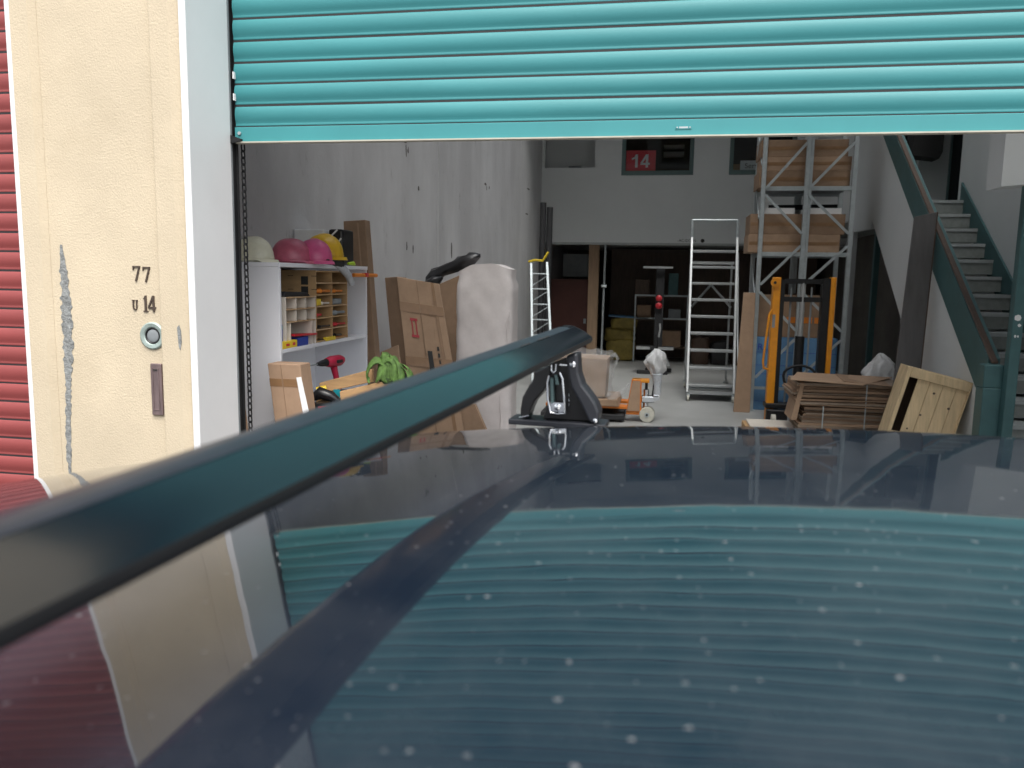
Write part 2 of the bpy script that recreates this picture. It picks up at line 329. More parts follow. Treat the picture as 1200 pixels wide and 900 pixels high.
# crack repair
cr_l, cr_r = [], []
z = 1.862; k = 0
while z > .80:
    t = (1.862-z)/1.06; cx = -2.600+.012*math.sin(t*5)-.010*t; hw = .0165*(min(1, t*9+.2))*(1.15 if .2 < t < .55 else .85)*(1.5-.5*t if t < .5 else 1.0)
    if t > .93: hw *= .5
    cr_l.append((cx-hw*random.uniform(.65, 1.25), z)); cr_r.append((cx+hw*random.uniform(.65, 1.25), z)); z -= .013
MB().prism(cr_l+cr_r[::-1], 'xz', YP+.0195, YP+.030).build('crack_repair', 'cement', pier)
MB().prism([(-2.038, 1.515), (-2.028, 1.525), (-2.022, 1.50), (-2.021, 1.45), (-2.027, 1.415), (-2.033, 1.43), (-2.036, 1.47)], 'xz', YP-.0015, YP+.01).build('paint_chip', 'cement', pier)
# numerals 77 / U 14
D7 = [[(0,1),(0,.72),(.05,.72),(.10,.90),(.42,.90),(.14,0),(.26,0),(.54,.92),(.54,1)]]
D1 = [[(.08,.76),(.26,1),(.38,1),(.38,.07),(.50,.07),(.50,0),(.08,0),(.08,.07),(.20,.07),(.20,.80)]]
D4 = [[(0,.2),(.38,.2),(.38,.32),(.13,.32),(.38,.72),(.38,1),(0,.32)], [(.38,0),(.53,0),(.53,.2),(.64,.2),(.64,.32),(.53,.32),(.53,1),(.38,1)]]
DU = [[(0,1),(0,.92),(.07,.92),(.07,.26),(.16,.05),(.32,0),(.48,.05),(.57,.26),(.57,.92),(.64,.92),(.64,1),(.40,1),(.40,.92),(.46,.92),(.46,.28),(.40,.14),(.32,.10),(.25,.14),(.20,.28),(.20,.92),(.27,.92),(.27,1)]]
def glyph(g, x, z, h, wx, m, nm):
    mb = MB()
    for p in g: mb.prism([(x+a*h*wx, z+b*h) for a, b in p], 'xz', YP+.0165, YP+.0225)
    return mb.build(nm, m, pier)
glyph(D7, -2.253, 1.709, .066, 1.0, 'bronze', 'numeral'); glyph(D7, -2.205, 1.706, .066, 1.0, 'bronze', 'numeral')
glyph(DU, -2.263, 1.583, .045, .95, 'bronze', 'letter'); glyph(D1, -2.213, 1.577, .071, .75, 'bronze', 'numeral'); glyph(D4, -2.186, 1.577, .071, .82, 'bronze', 'numeral')
# round lock housing and narrow flush plate
lc = (-2.170, YP+.022, 1.473)
MB().lathe([(.060, 0), (.060, -.006), (.054, -.010), (.040, -.008), (.036, -.004), (.0361, -.001)], lc, 32, 'y').build('lock_ring', 'steelgreen', pier, 35)
MB().lathe([(.036, -.0005), (.036, -.005), (.033, -.006), (.029, -.002), (.028, -.001)], lc, 28, 'y').build('lock_sleeve', 'blackmetal', pier, 35)
MB().lathe([(.0275, 0), (.0275, -.002), (.022, -.004), (.010, -.0045)], lc, 24, 'y').build('lock_cylinder', 'greyp', pier, 35)
sp = B(-2.184, -2.130, YP+.010, YP+.023, 1.122, 1.352).build('flush_plate', 'purplegrey', pier, bevel=.003)
for a in ((-2.174, -2.170, 1.145, 1.333), (-2.146, -2.142, 1.145, 1.333)): B(a[0], a[1], YP+.007, YP+.012, a[2], a[3]).build('plate_rib', 'purplegrey', sp)
B(-2.17, -2.146, YP+.007, YP+.012, 1.145, 1.149).build('plate_rib', 'purplegrey', sp); B(-2.168, -2.148, YP+.006, YP+.012, 1.322, 1.327).build('keyhole_slot', 'ink', sp)

# wall over the doors and the other piers of the facade
hd = thing('facade_wall', 'cream wall above the roller shutters', 'wall', (-1.5, 3.4, 4.75))
B(-12, 12, 3.12, 3.47, 4.752, 6.4).build('lintel_wall', 'stucco', hd)
p2 = thing('rendered_pier', 'cream rendered pier at the far right end of the teal shutter', 'pier', (3.75, 3.3, -.03))
B(3.35, 4.2, 3.12, 3.46, -.03, 4.75).build('core', 'stucco', p2); B(3.32, 3.348, 3.118, 3.45, -.03, 4.748).build('white_reveal', 'whitepaint', p2)

# ------------------------------------------------------------ roller shutters (slats one by one)
PITCH = .0945
PROF = [(-.0005, .001), (-.002, .0035), (-.008, .0072), (-.018, .0105), (-.030, .0125), (-.043, .0125), (-.055, .0108), (-.066, .0078), (-.0745, .0052), (-.0790, .0046), (-.0815, .0052), (-.0845, .0055), (-.0875, .0048), (-.0895, .0025), (-.0895, -.003)]
def slat_mesh(x0, x1, nm, m):
    mb = MB(); k = len(PROF)
    vs = [(x, -p[1], p[0]) for x in (x0, x1) for p in PROF]
    mb.add(vs, [(i, i+1, k+i+1, k+i) for i in range(k-1)])
    return mb
def shutter(label, x0, x1, zbase, n, m, railm):
    t = thing('roller_shutter', label, 'shutter', ((x0+x1)/2, 3.48, zbase))
    first = None
    for i in range(n):
        zt = zbase + .072 + PITCH*(i+1)
        if first is None:
            mb = slat_mesh(x0, x1, 'slat', m); mb.v = [(p[0], p[1]+3.48, p[2]+zt) for p in mb.v]; first = mb.build('slat', m, t, 28)
            base = zt
        else:
            a_ = R(random.uniform(-.35, .35)); inst(first, t, (0, random.uniform(-.0006, .0006)+a_*.0, zt-base+random.uniform(-.0006, .0006)), (0, R(random.uniform(-.012, .012)), 0))
    B(x0, x1, 3.476, 3.50, zbase+.07, zbase+.07+PITCH*n).build('backing', 'darkrubber', t)
    rl = B(x0, x1, 3.462, 3.472, zbase+.006, zbase+.0715).build('bottom_rail', railm, t, bevel=.002)
    B(x0, x1, 3.45, 3.492, zbase, zbase+.006).build('rubber_seal', 'rubberseal', t)
    return t
sh = shutter('teal roller shutter rolled halfway up over the open unit', -1.94, 3.31, 2.341, 25, 'teal', 'tealrail')
pl = B(.040, .106, 3.4595, 3.463, 2.372, 2.386).build('maker_plate', 'tealrail', sh)
for x in (.047, .099): MB().cyl((x, 3.457, 2.379), (x, 3.461, 2.379), .003, 8).build('rivet', 'galv', pl)
B(.055, .091, 3.4588, 3.461, 2.3755, 2.3825).build('plate_field', 'galv', pl)
for z in (2.53, 2.625): B(-1.939, -1.933, 3.454, 3.47, z, z+.03).build('end_clip', 'whitepaint', sh)
MB().cyl((-1.915, 3.455, 2.385), (-1.915, 3.463, 2.385), .008, 10).build('bolt', 'galv', sh)
MB().prism([(-1.95, 2.375), (-1.90, 2.358), (-1.905, 2.346), (-1.95, 2.338)], 'xz', 3.44, 3.463).build('lock_bracket', 'blackmetal', sh)
shutter('red roller shutter, fully closed, on the neighbouring unit', -6.8, -2.80, -.03, 49, 'red', 'red')
gd = thing('shutter_guide', 'dark steel guide channel along the white jamb of the open door', 'channel', (-1.95, 3.5, 0))
B(-1.957, -1.9505, 3.462, 3.49, 0, 4.7).build('channel_web', 'blackmetal', gd); B(-1.950, -1.940, 3.485, 3.490, 0, 4.7).build('channel_lip', 'blackmetal', gd)
B(-1.957, -1.953, 3.45, 3.461, 0, 4.7).build('channel_front', 'greyp', gd)
# hoist chain: each link a part
ch = thing('hoist_chain', 'black hand chain hanging beside the white jamb', 'chain', (-1.930, 3.515, .6))
def link_mesh():
    pts = []
    for k in range(10):
        a = 2*math.pi*k/10; pts.append((.0085*math.cos(a), 0, .0105*math.sin(a)+(.0085 if math.sin(a) > 0 else -.0085)))
    return MB().tube(pts, .0036, 6, True)
mb = link_mesh(); mb.v = [(p[0]-1.930, p[1]+3.515, p[2]+2.33) for p in mb.v]
lk = mb.build('chain_link', 'blackmetal', ch, 60); base = Vector(lk.location)
for i in range(1, 52): inst(lk, ch, (random.uniform(-.0008, .0008), 0, -.0305*i), (0, 0, R(90*(i % 2)+20)) if False else None)
for i, c in enumerate([o for o in ch.children]):
    # turn every second link a quarter about its own axis
    if i % 2:
        c.rotation_euler = (0, 0, R(62)); 
        d = Vector((0, 0, 0)); p = Vector((-1.930, 3.515, 2.33))-Vector(ch.location)
        q = Matrix.Rotation(R(62), 3, 'Z') @ p; c.location = Vector((p.x-q.x, p.y-q.y, c.location.z))

# ------------------------------------------------------------ mezzanine front with windows
wm = struct(B(XL, XR+.6, YB, YB+.15, 2.485, 3.79).build('wall_mezzanine', 'innerpaint'))
B(XL, XR+.6, YB-.012, YB+.16, 2.445, 2.4848).build('edge_trim', 'nosing', wm)
WIN = [(-2.34, -1.345, 3.94), (-.82, .56, 3.79), (1.23, 2.45, 3.79)]
B(XL, -1.345, YB, YB+.15, 3.79, 3.94).build('wall_piece', 'innerpaint', wm)
for a, b in ((-1.345, -.82), (.56, 1.23), (2.45, XR+.6)): B(a, b, YB, YB+.15, 3.7902, 4.85).build('wall_piece', 'innerpaint', wm)
B(XL, XR+.6, YB, YB+.15, 4.8502, 5.6).build('wall_piece', 'innerpaint', wm)
B(XL, XL+.06, YB, YB+.15, 3.9402, 4.85).build('wall_piece', 'innerpaint', wm)
B(XL, -1.345, YB+.02, YB+.6, 3.93, 3.9398).build('recess_sill', 'innerpaint', wm)
B(XL, -1.30, YB+.6, YB+.65, 3.9, 4.9).build('recess_back', 'innerpaint', wm)
B(-1.9, -1.65, YB+.3, YB+.42, 3.94, 4.02).build('recess_bracket', 'greyp', wm)
for a, b, z0 in WIN[1:]:
    fr = B(a, b, YB-.02, YB+.06, z0, z0+.085).build('window', 'tealframe', wm)
    B(a, b, YB-.02, YB+.06, 4.77, 4.85).build('window_frame', 'tealframe', fr)
    for x in (a, b-.075): B(x, x+.075, YB-.018, YB+.06, z0+.085, 4.77).build('window_frame', 'tealframe', fr)
    B(a+.075, b-.075, YB+.02, YB+.026, z0+.085, 4.77).build('pane', 'glass', fr)
struct(B(XL, XR+2, YB+.15, 21, 2.5, 2.75).build('floor_mezzanine', 'ceil'))
struct(B(XL, XR+.6, 18.6, 18.7, 2.75, 5.6).build('wall_office', 'unlitdark'))
sg = thing('unit_number_sign', 'red sign with white 14 behind the mezzanine window', 'sign', (-.45, YB+.06, 3.87))
B(-.738, -.165, YB+.05, YB+.06, 3.877, 4.27).build('board', 'redsign', sg)
B1 = [[(0, .72), (.20, .80), (.28, 1), (.46, 1), (.46, 0), (.26, 0), (.26, .68), (0, .58)]]
B4 = [[(0, .20), (.40, .20), (.40, .36), (.18, .36), (.40, .70), (.40, 1), (0, .36)], [(.40, 0), (.59, 0), (.59, .20), (.72, .20), (.72, .36), (.59, .36), (.59, 1), (.40, 1)]]
for gl_, gx in ((B1, -.625), (B4, -.455)):
    mb = MB()
    for pq in gl_: mb.prism([(gx+a*.25, 3.945+b*.25) for a, b in pq], 'xz', YB+.046, YB+.0499)
    mb.build('numeral', 'whitesign', sg)
s2 = thing('window_sign', 'small white sign in the second mezzanine window behind the rack', 'sign', (1.6, YB+.06, 3.88))
B(1.44, 1.93, YB+.05, YB+.06, 3.85, 4.06).build('board', 'whitesign', s2)
text('lettering', 'Servi', .13, (1.52, YB+.049, 3.92), (R(90), 0, 0), 'ink', s2, .002, 1.1)
tag(B(1.31, 1.46, YB+.09, YB+.4, 3.88, 4.0).build('office_box', 'cardboard', bevel=.004), 'brown carton inside the second mezzanine window', 'box')
ol = thing('office_panel', 'two pale panels seen through the 14 window', 'lamp', (.2, 18, 4.5))
for z in (4.60, 4.42): B(-.02, .42, 18.0, 18.2, z, z+.06 if z > 4.5 else z+.10).build('pale_panel', 'paper', ol)  # two pale panels behind the window, plain paper colour
text('wall_lettering', '-AC-DC0N', .075, (.32, YB-.004, 2.512), (R(90), 0, 0), 'ink', wm, .001, 1.0)
MB().lathe([(.038, 0), (.038, -.003), (.02, -.003)], (.80, YB, 2.535), 12, 'y').build('wall_emblem', 'ink', wm)

# ------------------------------------------------------------ stairs on the right
st = thing('staircase', 'grey stairs with teal trim climbing the right wall', 'stairs', (3.2, 7, 0))
G_, RI = .2625, .1848
for i in range(-2, 13):
    y, z = 7.453+G_*i, .558+RI*i
    tr = B(2.872, 3.575, y+.012, y+G_+.02, max(0, z-.16), z-.008).build('step', 'carpet', st)
    B(2.874, 3.573, y, y+G_+.011, z-.0075, z).build('nosing', 'nosing', tr)
    B(2.874, 3.573, y, y+.011, z-.035, z-.0078).build('nosing_lip', 'nosing', tr)
B(2.874, 4.2, 7.453+G_*13+.03, 16.1, 2.60, 2.775).build('landing', 'carpet', st)
z_ = lambda y: .558+RI*(y-7.453)/G_
MB().prism([(6.9, 0), (6.9, z_(6.9)+.12), (10.75, z_(10.75)+.12), (10.75, z_(10.75)-.20), (7.3, 0)], 'yz', 3.577, 3.599).build('wall_skirting', 'tealtrim', st)
# dwarf wall and sloping teal capping on the open side
lo = lambda y: .861+.7417*(y-7.561); up = lambda y: 1.077+.716*(y-7.272)
MB().prism([(7.36, 0), (9.99, 0), (9.99, 1.36), (11.64, 2.61), (11.70, 2.50), (12.68, 2.51), (12.68, 0), (12.9, 0), (12.9, 4.9), (7.36, lo(7.36))], 'yz', 2.80, 2.865).build('stair_wall', 'innerpaint', st)
B(2.80, 2.864, 12.902, 16.14, 2.7, 4.9).build('stair_wall', 'innerpaint', st)
MB().prism([(7.36, lo(7.36)-.01), (7.36, up(7.36)), (12.9, up(12.9)), (12.9, lo(12.9))], 'yz', 2.785, 2.88).build('stringer_panel', 'tealtrim', st)
MB().prism([(7.30, up(7.30)), (7.30, up(7.30)+.022), (12.9, up(12.9)+.022), (12.9, up(12.9)+.001)], 'yz', 2.79, 2.845).build('handrail', 'brownwood', st, bevel=.006)
B(2.70, 2.86, 7.18, 7.34, 0, .905).build('newel_post', 'tealtrim', st, bevel=.006)
B(2.70, 2.86, 7.19, 7.335, .906, 1.10).build('newel_top', 'tealtrim', st, bevel=.006)
ps = thing('steel_post', 'teal steel post with white paint scars beside the stairs', 'post', (2.87, 7.1, 0))
B(2.835, 2.915, 7.08, 7.165, 0, 2.56).build('post_shaft', 'tealtrim', ps, bevel=.004)
for (x, z, a, b) in ((2.87, 1.50, .030, .035), (2.885, 1.44, .014, .014), (2.862, 1.35, .010, .013), (2.882, 1.35, .010, .012), (2.88, 2.1, .006, .008)):
    pts = [(x+a*math.cos(t*.785)*random.uniform(.6, 1.1), z+b*math.sin(t*.785)*random.uniform(.6, 1.1)) for t in range(8)]
    MB().prism(pts, 'xz', 7.078, 7.09).build('paint_scar', 'whitepaint', ps)
bk = struct(MB().prism([(2.62, 2.53), (3.6, 2.62), (3.6, 5.6), (2.62, 5.6)], 'xz', 7.0, 7.3).build('wall_bulkhead', 'innerpaint'))
# room at the top of the stairs
struct(B(2.87, 3.40, 16.0, 16.1, 2.77, 5.6).build('wall_landing', 'innerpaint'))
struct(B(3.60, 5.5, 12.6, 12.7, 2.6, 5.6).build('wall_upper_room', 'innerpaint'))
dw = thing('dark_doorway', 'doorway with painted-in darkness at the top of the grey stairs', 'doorway', (4.1, 12.58, 2.77))
B(4.02, 4.24, 12.56, 12.599, 2.78, 4.9).build('doorway_shade', 'unlitdark', dw)  # solid near-black slab painted as the doorway's unlit depth
for x in (4.0, 4.24): B(x-.0, x+.02, 12.55, 12.6, 2.78, 4.9).build('door_jamb', 'tealframe', dw)
tv = thing('wall_cabinet', 'black cabinet hanging on the wall above the stair landing', 'cabinet', (3.6, 12.4, 3.5))
MB().prism([(3.42, 3.55), (3.78, 3.50), (3.82, 3.6), (3.82, 4.6), (3.42, 4.6)], 'xz', 12.3, 12.59).build('cabinet_body', 'ink', tv, bevel=.01)
tag(B(2.93, 3.0, 11.9, 12.0, 0, 2.5).build('inner_post', 'tealtrim', bevel=.004), 'dark teal post under the stairs, seen through the sloping opening', 'post')

# ------------------------------------------------------------ white cabinet, helmets and tools on the left
CX0, CX1, CY0, CY1, CZ = -2.392, -2.0, 3.985, 5.295, 1.812
cab = thing('storage_cabinet', 'white open cabinet against the left wall with helmets on top', 'cabinet', (-2.2, 4.6, 0))
B(CX0, CX1, CY0, CY0+.022, 0, CZ-.0235).build('side_panel', 'melamine', cab, bevel=.0015)
B(CX0, CX1, CY1-.022, CY1, 0, CZ-.0235).build('side_panel', 'melamine', cab, bevel=.0015)
B(CX0, CX1+.004, CY0-.002, CY1+.002, CZ-.023, CZ).build('top_panel', 'melamine', cab, bevel=.0015)
B(CX0+.012, CX1-.002, CY0+.0225, CY1-.0225, 1.322, 1.343).build('shelf', 'melamine', cab, bevel=.0015)
B(CX0+.012, CX1-.002, CY0+.0225, CY1-.0225, .62, .642).build('shelf', 'melamine', cab)
B(CX0, CX0+.0115, CY0+.0225, CY1-.0225, .02, CZ-.0236).build('back_panel', 'melamine', cab)
B(CX0+.02, CX0+.06, 4.30, 4.36, .645, 1.32).build('gap_shade', 'unlitdark', cab)  # solid near-black strip painted as shade at the cabinet back

def helmet(name, label, cx, cy, z0, m, rz=0, s=1.0, slot=False):
    t = thing(name, label, 'helmet', (cx, cy, z0), 'safety helmets on the white cabinet')
    n, mrows = 28, 9; L_, W_, H_ = .118*s, .095*s, .128*s; vs = []; fs = []
    for j in range(mrows+1):
        ph = j/mrows*math.pi/2
        for i in range(n):
            a = 2*math.pi*i/n; cr = math.cos(ph)**.75
            x = L_*cr*math.cos(a); y = W_*cr*math.sin(a); zz = H_*math.sin(ph)**.9
            rid = max(0, 1-abs(y)/(.018*s))*.006*s*(1 if zz > H_*.45 else 0)
            vs.append((x, y, .012*s+zz+rid))
    for j in range(mrows):
        for i in range(n): fs.append((j*n+i, j*n+(i+1) % n, (j+1)*n+(i+1) % n, (j+1)*n+i))
    mb = MB().add(vs, fs); Rz = Matrix.Translation(Vector((cx, cy, z0))) @ Matrix.Rotation(R(rz), 4, 'Z')
    mb.xf(Rz).build('shell', m, t, 50)
    pts = []; 
    for i in range(n):
        a = 2*math.pi*i/n; ex = 1.05+(.34 if math.cos(a) > 0 else .0)*max(0, math.cos(a))**2
        pts.append((L_*ex*math.cos(a), W_*1.06*math.sin(a)))
    mb = MB(); k = len(pts); inn = [(p[0]*.90, p[1]*.90) for p in pts]
    lift = lambda p: .012*s - (.012*s if p[0] > L_*.9 else 0)
    vs = [(p[0], p[1], lift(p)) for p in pts]+[(p[0]*.95, p[1]*.95, .017*s) for p in pts]+[(p[0], p[1], .004*s) for p in inn]
    mb.add(vs, [(i, (i+1) % k, k+(i+1) % k, k+i) for i in range(k)]+[(i, 2*k+i, 2*k+(i+1) % k, (i+1) % k) for i in range(k)])
    mb.xf(Rz).build('brim', m, t, 60)
    mb = MB().tube([(L_*.99*math.cos(2*math.pi*i/24), W_*.99*math.sin(2*math.pi*i/24), .026*s) for i in range(24)], .0035*s, 6, True)
    mb.xf(Rz).build('rim_band', m, t, 60)
    if slot: MB().box(L_*.80, L_*1.02, .006, .026, .022, .030).xf(Rz).build('accessory_slot', 'ink', t)
    return t
helmet('safety_helmet', 'cream white safety helmet at the near end of the cabinet top', -2.235, 4.16, CZ, 'helmcream', -12, 1.0)
helmet('safety_helmet', 'dull rose safety helmet between the cream and the pink helmets', -2.125, 4.39, CZ, 'helmrose', 10, 1.0)
helmet('safety_helmet', 'bright pink safety helmet at the front edge of the cabinet', -2.03, 4.50, CZ, 'helmpink', -35, 1.05, True)
helmet('safety_helmet', 'yellow safety helmet behind the bright pink one', -2.09, 4.78, CZ+.03, 'helmyellow', -25, 1.15)
bx = thing('white_carton', 'white carton with small black print behind the helmets', 'box', (-2.27, 5.1, CZ))
B(-2.385, -2.17, 4.98, 5.25, CZ, 2.045).build('carton_body', 'whitesign', bx, bevel=.003)
text('print', '- Crew', .05, (-2.33, 4.978, 1.90), (R(90), 0, 0), 'ink', bx, .001)
bx = thing('patterned_bag', 'black bag with white stripes between the white carton and the cardboard', 'bag', (-2.1, 5.1, CZ))
B(-2.155, -2.055, 5.0, 5.2, CZ, 2.05).build('bag_body', 'blackplastic', bx, bevel=.015, seg=2)
for k, (x0, z0, x1, z1) in enumerate(((-2.15, 1.99, -2.09, 2.045), (-2.11, 1.93, -2.065, 1.99), (-2.14, 1.87, -2.07, 1.90))):
    MB().bar((x0, 4.998, z0), (x1, 4.998, z1), .004, .010, (0, .2, 1)).build('stripe', 'whitepaint', bx)
cb = thing('cardboard_sheet', 'tall narrow cardboard box standing at the far end of the white cabinet', 'cardboard', (-2.15, 5.5, 0))
MB().hexa([(-2.22, 5.42, 0), (-1.90, 5.42, 0), (-1.90, 5.52, 0), (-2.22, 5.52, 0)], [(-2.22, 5.42, 2.13), (-2.06, 5.42, 2.14), (-2.06, 5.52, 2.14), (-2.22, 5.52, 2.13)]).build('cardboard_body', 'cardboard2', cb, bevel=.003)
MB().hexa([(-1.985, 5.4175, .4), (-1.975, 5.4175, .4), (-1.975, 5.4215, .4), (-1.985, 5.4215, .4)], [(-2.12, 5.4175, 2.12), (-2.11, 5.4175, 2.12), (-2.11, 5.4215, 2.12), (-2.12, 5.4215, 2.12)]).build('fold_line', 'cardboard', cb)
gl = thing('work_glove', 'grey work glove hanging over the cabinet edge', 'glove', (-1.99, 4.8, 1.8))
MB().tube([(-2.06, 4.66, 1.835), (-1.995, 4.72, 1.826), (-1.972, 4.80, 1.79), (-1.968, 4.88, 1.745), (-1.97, 4.93, 1.69)], .02, 8, rad=[.012, .02, .026, .024, .014]).build('palm', 'silvercloth', gl, 60)
for d in (-.02, 0, .02): MB().tube([(-1.966, 4.90+d, 1.735), (-1.964, 4.945+d, 1.69)], .009, 6).build('finger', 'silvercloth', gl, 60)
tag(MB().tube([(-2.04, 4.62, 1.845), (-1.985, 4.72, 1.835), (-1.972, 4.78, 1.81)], .02, 8, rad=[.02, .03, .02]).build('rolled_cap', 'ink', smooth=60), 'black cloth lying at the cabinet edge under the yellow helmet', 'cloth')
tag(MB().tube([(-2.01, 4.98, 1.826), (-2.0, 5.04, 1.828), (-2.01, 5.09, 1.822)], .014, 8, rad=[.008, .014, .008]).build('lime_clip', 'lime', smooth=60), 'lime green plastic clip on the cabinet top', 'clip')
# big plywood pigeonhole unit
pg = thing('pigeonhole_unit', 'tan plywood pigeonhole unit on the cabinet shelf', 'organiser', (-2.18, 4.72, 1.343))
Y0, Y1, Z0, Z1, XF, XB = 4.475, 4.965, 1.3432, 1.776, -2.012, -2.36
B(XB, XF, Y0, Y0+.009, Z0, Z1).build('side_panel', 'ply', pg)
B(XB, XF, Y1-.009, Y1, Z0, Z1).build('side_panel', 'ply', pg); B(XB, XB+.008, Y0+.0092, Y1-.0092, Z0, Z1).build('back_panel', 'ply', pg)
B(XB+.0082, XF-.002, 4.716, 4.724, Z0+.001, Z1).build('divider', 'ply', pg)
for k in range(7):
    z = Z0+.002+k*(Z1-Z0-.012)/6
    for a, b in ((Y0+.0092, 4.7158), (4.7242, Y1-.0092)): B(XB+.0084, XF-.001, a, b, z, z+.008).build('cell_shelf', 'plyedge' if k % 2 else 'ply', pg)
for z in (1.63, 1.69): B(-2.105, -2.06, Y0-.0008, Y0+.003, z, z+.05).build('slot_hole', 'ink', pg)
for x in (-2.19, -2.04):
    for z in (1.66, 1.74): B(x, x+.035, Y0-.0008, Y0+.003, z, z+.004).build('finger_joint', 'brownwood', pg)
# small pale organiser
og = thing('drawer_organiser', 'pale plywood organiser with six cells in front of the tan unit', 'organiser', (-2.15, 4.27, 1.343))
Y0, Y1, Z1 = 4.075, 4.465, 1.625; XF, XB = -2.010, -2.33
for y in (Y0, Y1-.007): B(XB, XF, y, y+.007, 1.3432, Z1).build('side_panel', 'plypale', og)
B(XB, XB+.006, Y0+.0072, Y1-.0072, 1.3432, Z1).build('back_panel', 'plypale', og)
for z in (1.482, 1.552, 1.618): B(XB+.0062, XF, Y0+.0072, Y1-.0072, z, z+.007).build('cell_shelf', 'plyedge', og)
for y in (4.205, 4.333):
    for z in (1.4892, 1.5592): B(XB+.0064, XF-.001, y, y+.006, z, z+.0585).build('cell_divider', 'plypale', og)
for y in (4.13, 4.41): B(XB+.0064, XF-.001, y, y+.007, 1.3434, 1.4818).build('leg_panel', 'plypale', og)
tag(MB().prism([(4.09, 1.6255), (4.44, 1.6255), (4.40, 1.648), (4.12, 1.655)], 'yz', -2.25, -2.03).build('document_wallet', 'darkrubber', bevel=.003), 'dark flat case lying on top of the pale organiser', 'case')
# little goods in the cells: (name, label, y, z, size, material)
def pot(y, z, h, r_, m, label, cat='pot'):
    tag(MB().lathe([(r_*.9, 0), (r_, h*.15), (r_, h*.75), (r_*.7, h), (r_*.3, h)], (-2.06, y, z), 12).build('small_pot', m, smooth=40), label, cat)
def brick_(y0, y1, z0, z1, m, label, cat, name='small_box', x=(-2.13, -2.025)):
    return tag(B(x[0], x[1], y0, y1, z0, z1).build(name, m, bevel=.004, seg=2), label, cat)
pot(4.25, 1.5592, .042, .022, 'yellow', 'yellow pot in the top middle cell of the pale organiser')
pot(4.115, 1.5592, .03, .014, 'redp', 'red knob in the top left cell of the pale organiser', 'knob')
pot(4.39, 1.5592, .04, .02, 'silvercloth', 'silver tin in the top right cell of the pale organiser', 'tin')
pot(4.25, 1.4892, .04, .02, 'greyp', 'grey tin in the lower middle cell of the pale organiser', 'tin')
pot(4.37, 1.4892, .022, .02, 'blackplastic', 'black cap in the lower right cell of the pale organiser', 'cap')
cw = [1.3452+k*.0702 for k in range(7)]
def tool(y0, y1, z, r_, m, label, cat, dz=0):
    tag(MB().tube([(-2.04, y0, z+r_), (-2.03, y0+.3*(y1-y0), z+r_), (-2.03, y0+.32*(y1-y0), z+r_+.001), (-2.025, y1, z+r_+dz)], r_, 10, rad=[r_*.8, r_, r_*.55, r_*.5]).build('hand_tool', m, smooth=50), label, cat)
tool(4.52, 4.70, cw[4]+.01, .016, 'orangep', 'orange handled tool in the upper left pigeonhole', 'tool'); tool(4.74, 4.90, cw[4]+.01, .014, 'orangep', 'orange handled tool in the upper right pigeonhole', 'tool')
brick_(4.50, 4.58, cw[3]+.009, cw[3]+.05, 'yellow', 'yellow box in the pigeonhole unit, third row', 'box'); tool(4.56, 4.69, cw[3]+.009, .012, 'plypale', 'white tube beside the yellow box in a pigeonhole', 'tube')
brick_(4.76, 4.90, cw[3]+.009, cw[3]+.045, 'greyp', 'grey case in the pigeonhole unit, right column', 'case'); tool(4.74, 4.93, cw[2]+.009, .018, 'greyp', 'grey sander in the pigeonhole below the grey case', 'tool')
tool(4.50, 4.57, cw[2]+.009, .014, 'redp', 'small red tool in the left pigeonholes', 'tool'); tool(4.75, 4.94, cw[1]+.009, .014, 'redp', 'long red tool in the right pigeonholes', 'tool')
tool(4.50, 4.70, cw[1]+.009, .012, 'blackplastic', 'black pliers in the left pigeonholes', 'tool'); tool(4.75, 4.88, cw[0]+.009, .014, 'blackplastic', 'black tool in the lowest right pigeonhole', 'tool')
tool(4.46, 4.60, 1.343, .011, 'blackplastic', 'black torch lying on the shelf in front of the pigeonholes', 'torch'); brick_(4.61, 4.75, 1.3435, 1.368, 'yellow', 'yellow tube lying on the shelf in front of the pigeonholes', 'tube', x=(-2.03, -2.005))
tool(4.78, 4.96, 1.343, .009, 'orangep', 'orange marker lying at the far end of the shelf', 'marker')
y1 = brick_(4.015, 4.20, 1.3435, 1.385, 'yellow', 'yellow packet lying on the shelf front edge', 'packet', 'packet', (-2.07, -2.004)); B(-2.0045, -2.0025, 4.06, 4.10, 1.357, 1.370).build('print_mark', 'redp', y1); B(-2.0045, -2.0025, 4.14, 4.17, 1.357, 1.372).build('print_mark', 'redp', y1)
brick_(4.215, 4.35, 1.3435, 1.395, 'blue', 'blue packet beside the yellow packet on the shelf', 'packet', 'packet', (-2.08, -2.006))
tag(MB().prism([(4.16, 1.405), (4.46, 1.395), (4.46, 1.405), (4.16, 1.417)], 'yz', -2.05, -2.0).build('red_ruler', 'redp'), 'red ruler lying across the organiser foot', 'ruler')
bt = thing('spray_bottle', 'slim blue bottle with white cap inside the cabinet corner', 'bottle', (-2.03, 4.035, 1.343))
MB().lathe([(.016, 0), (.017, .004), (.017, .13), (.010, .15), (.006, .156)], (-2.03, 4.035, 1.3435), 14).build('bottle_body', 'blue', bt, 40); MB().lathe([(.011, 0), (.011, .05), (.006, .058)], (-2.03, 4.035, 1.500), 12).build('cap', 'paper', bt, 40); MB().lathe([(.0172, 0), (.0172, .02)], (-2.03, 4.035, 1.45), 14).build('label_band', 'tealp', bt, 40)
lv = thing('spirit_level', 'orange handled bar sticking out of the cabinet', 'level', (-2.0, 5.2, 1.74))
MB().tube([(-1.992, 5.02, 1.752), (-1.978, 5.42, 1.752)], .013, 8).build('handle', 'orangep', lv, 50)
B(-2.0, -1.968, 5.20, 5.245, 1.742, 1.768).build('ferrule', 'redp', lv)
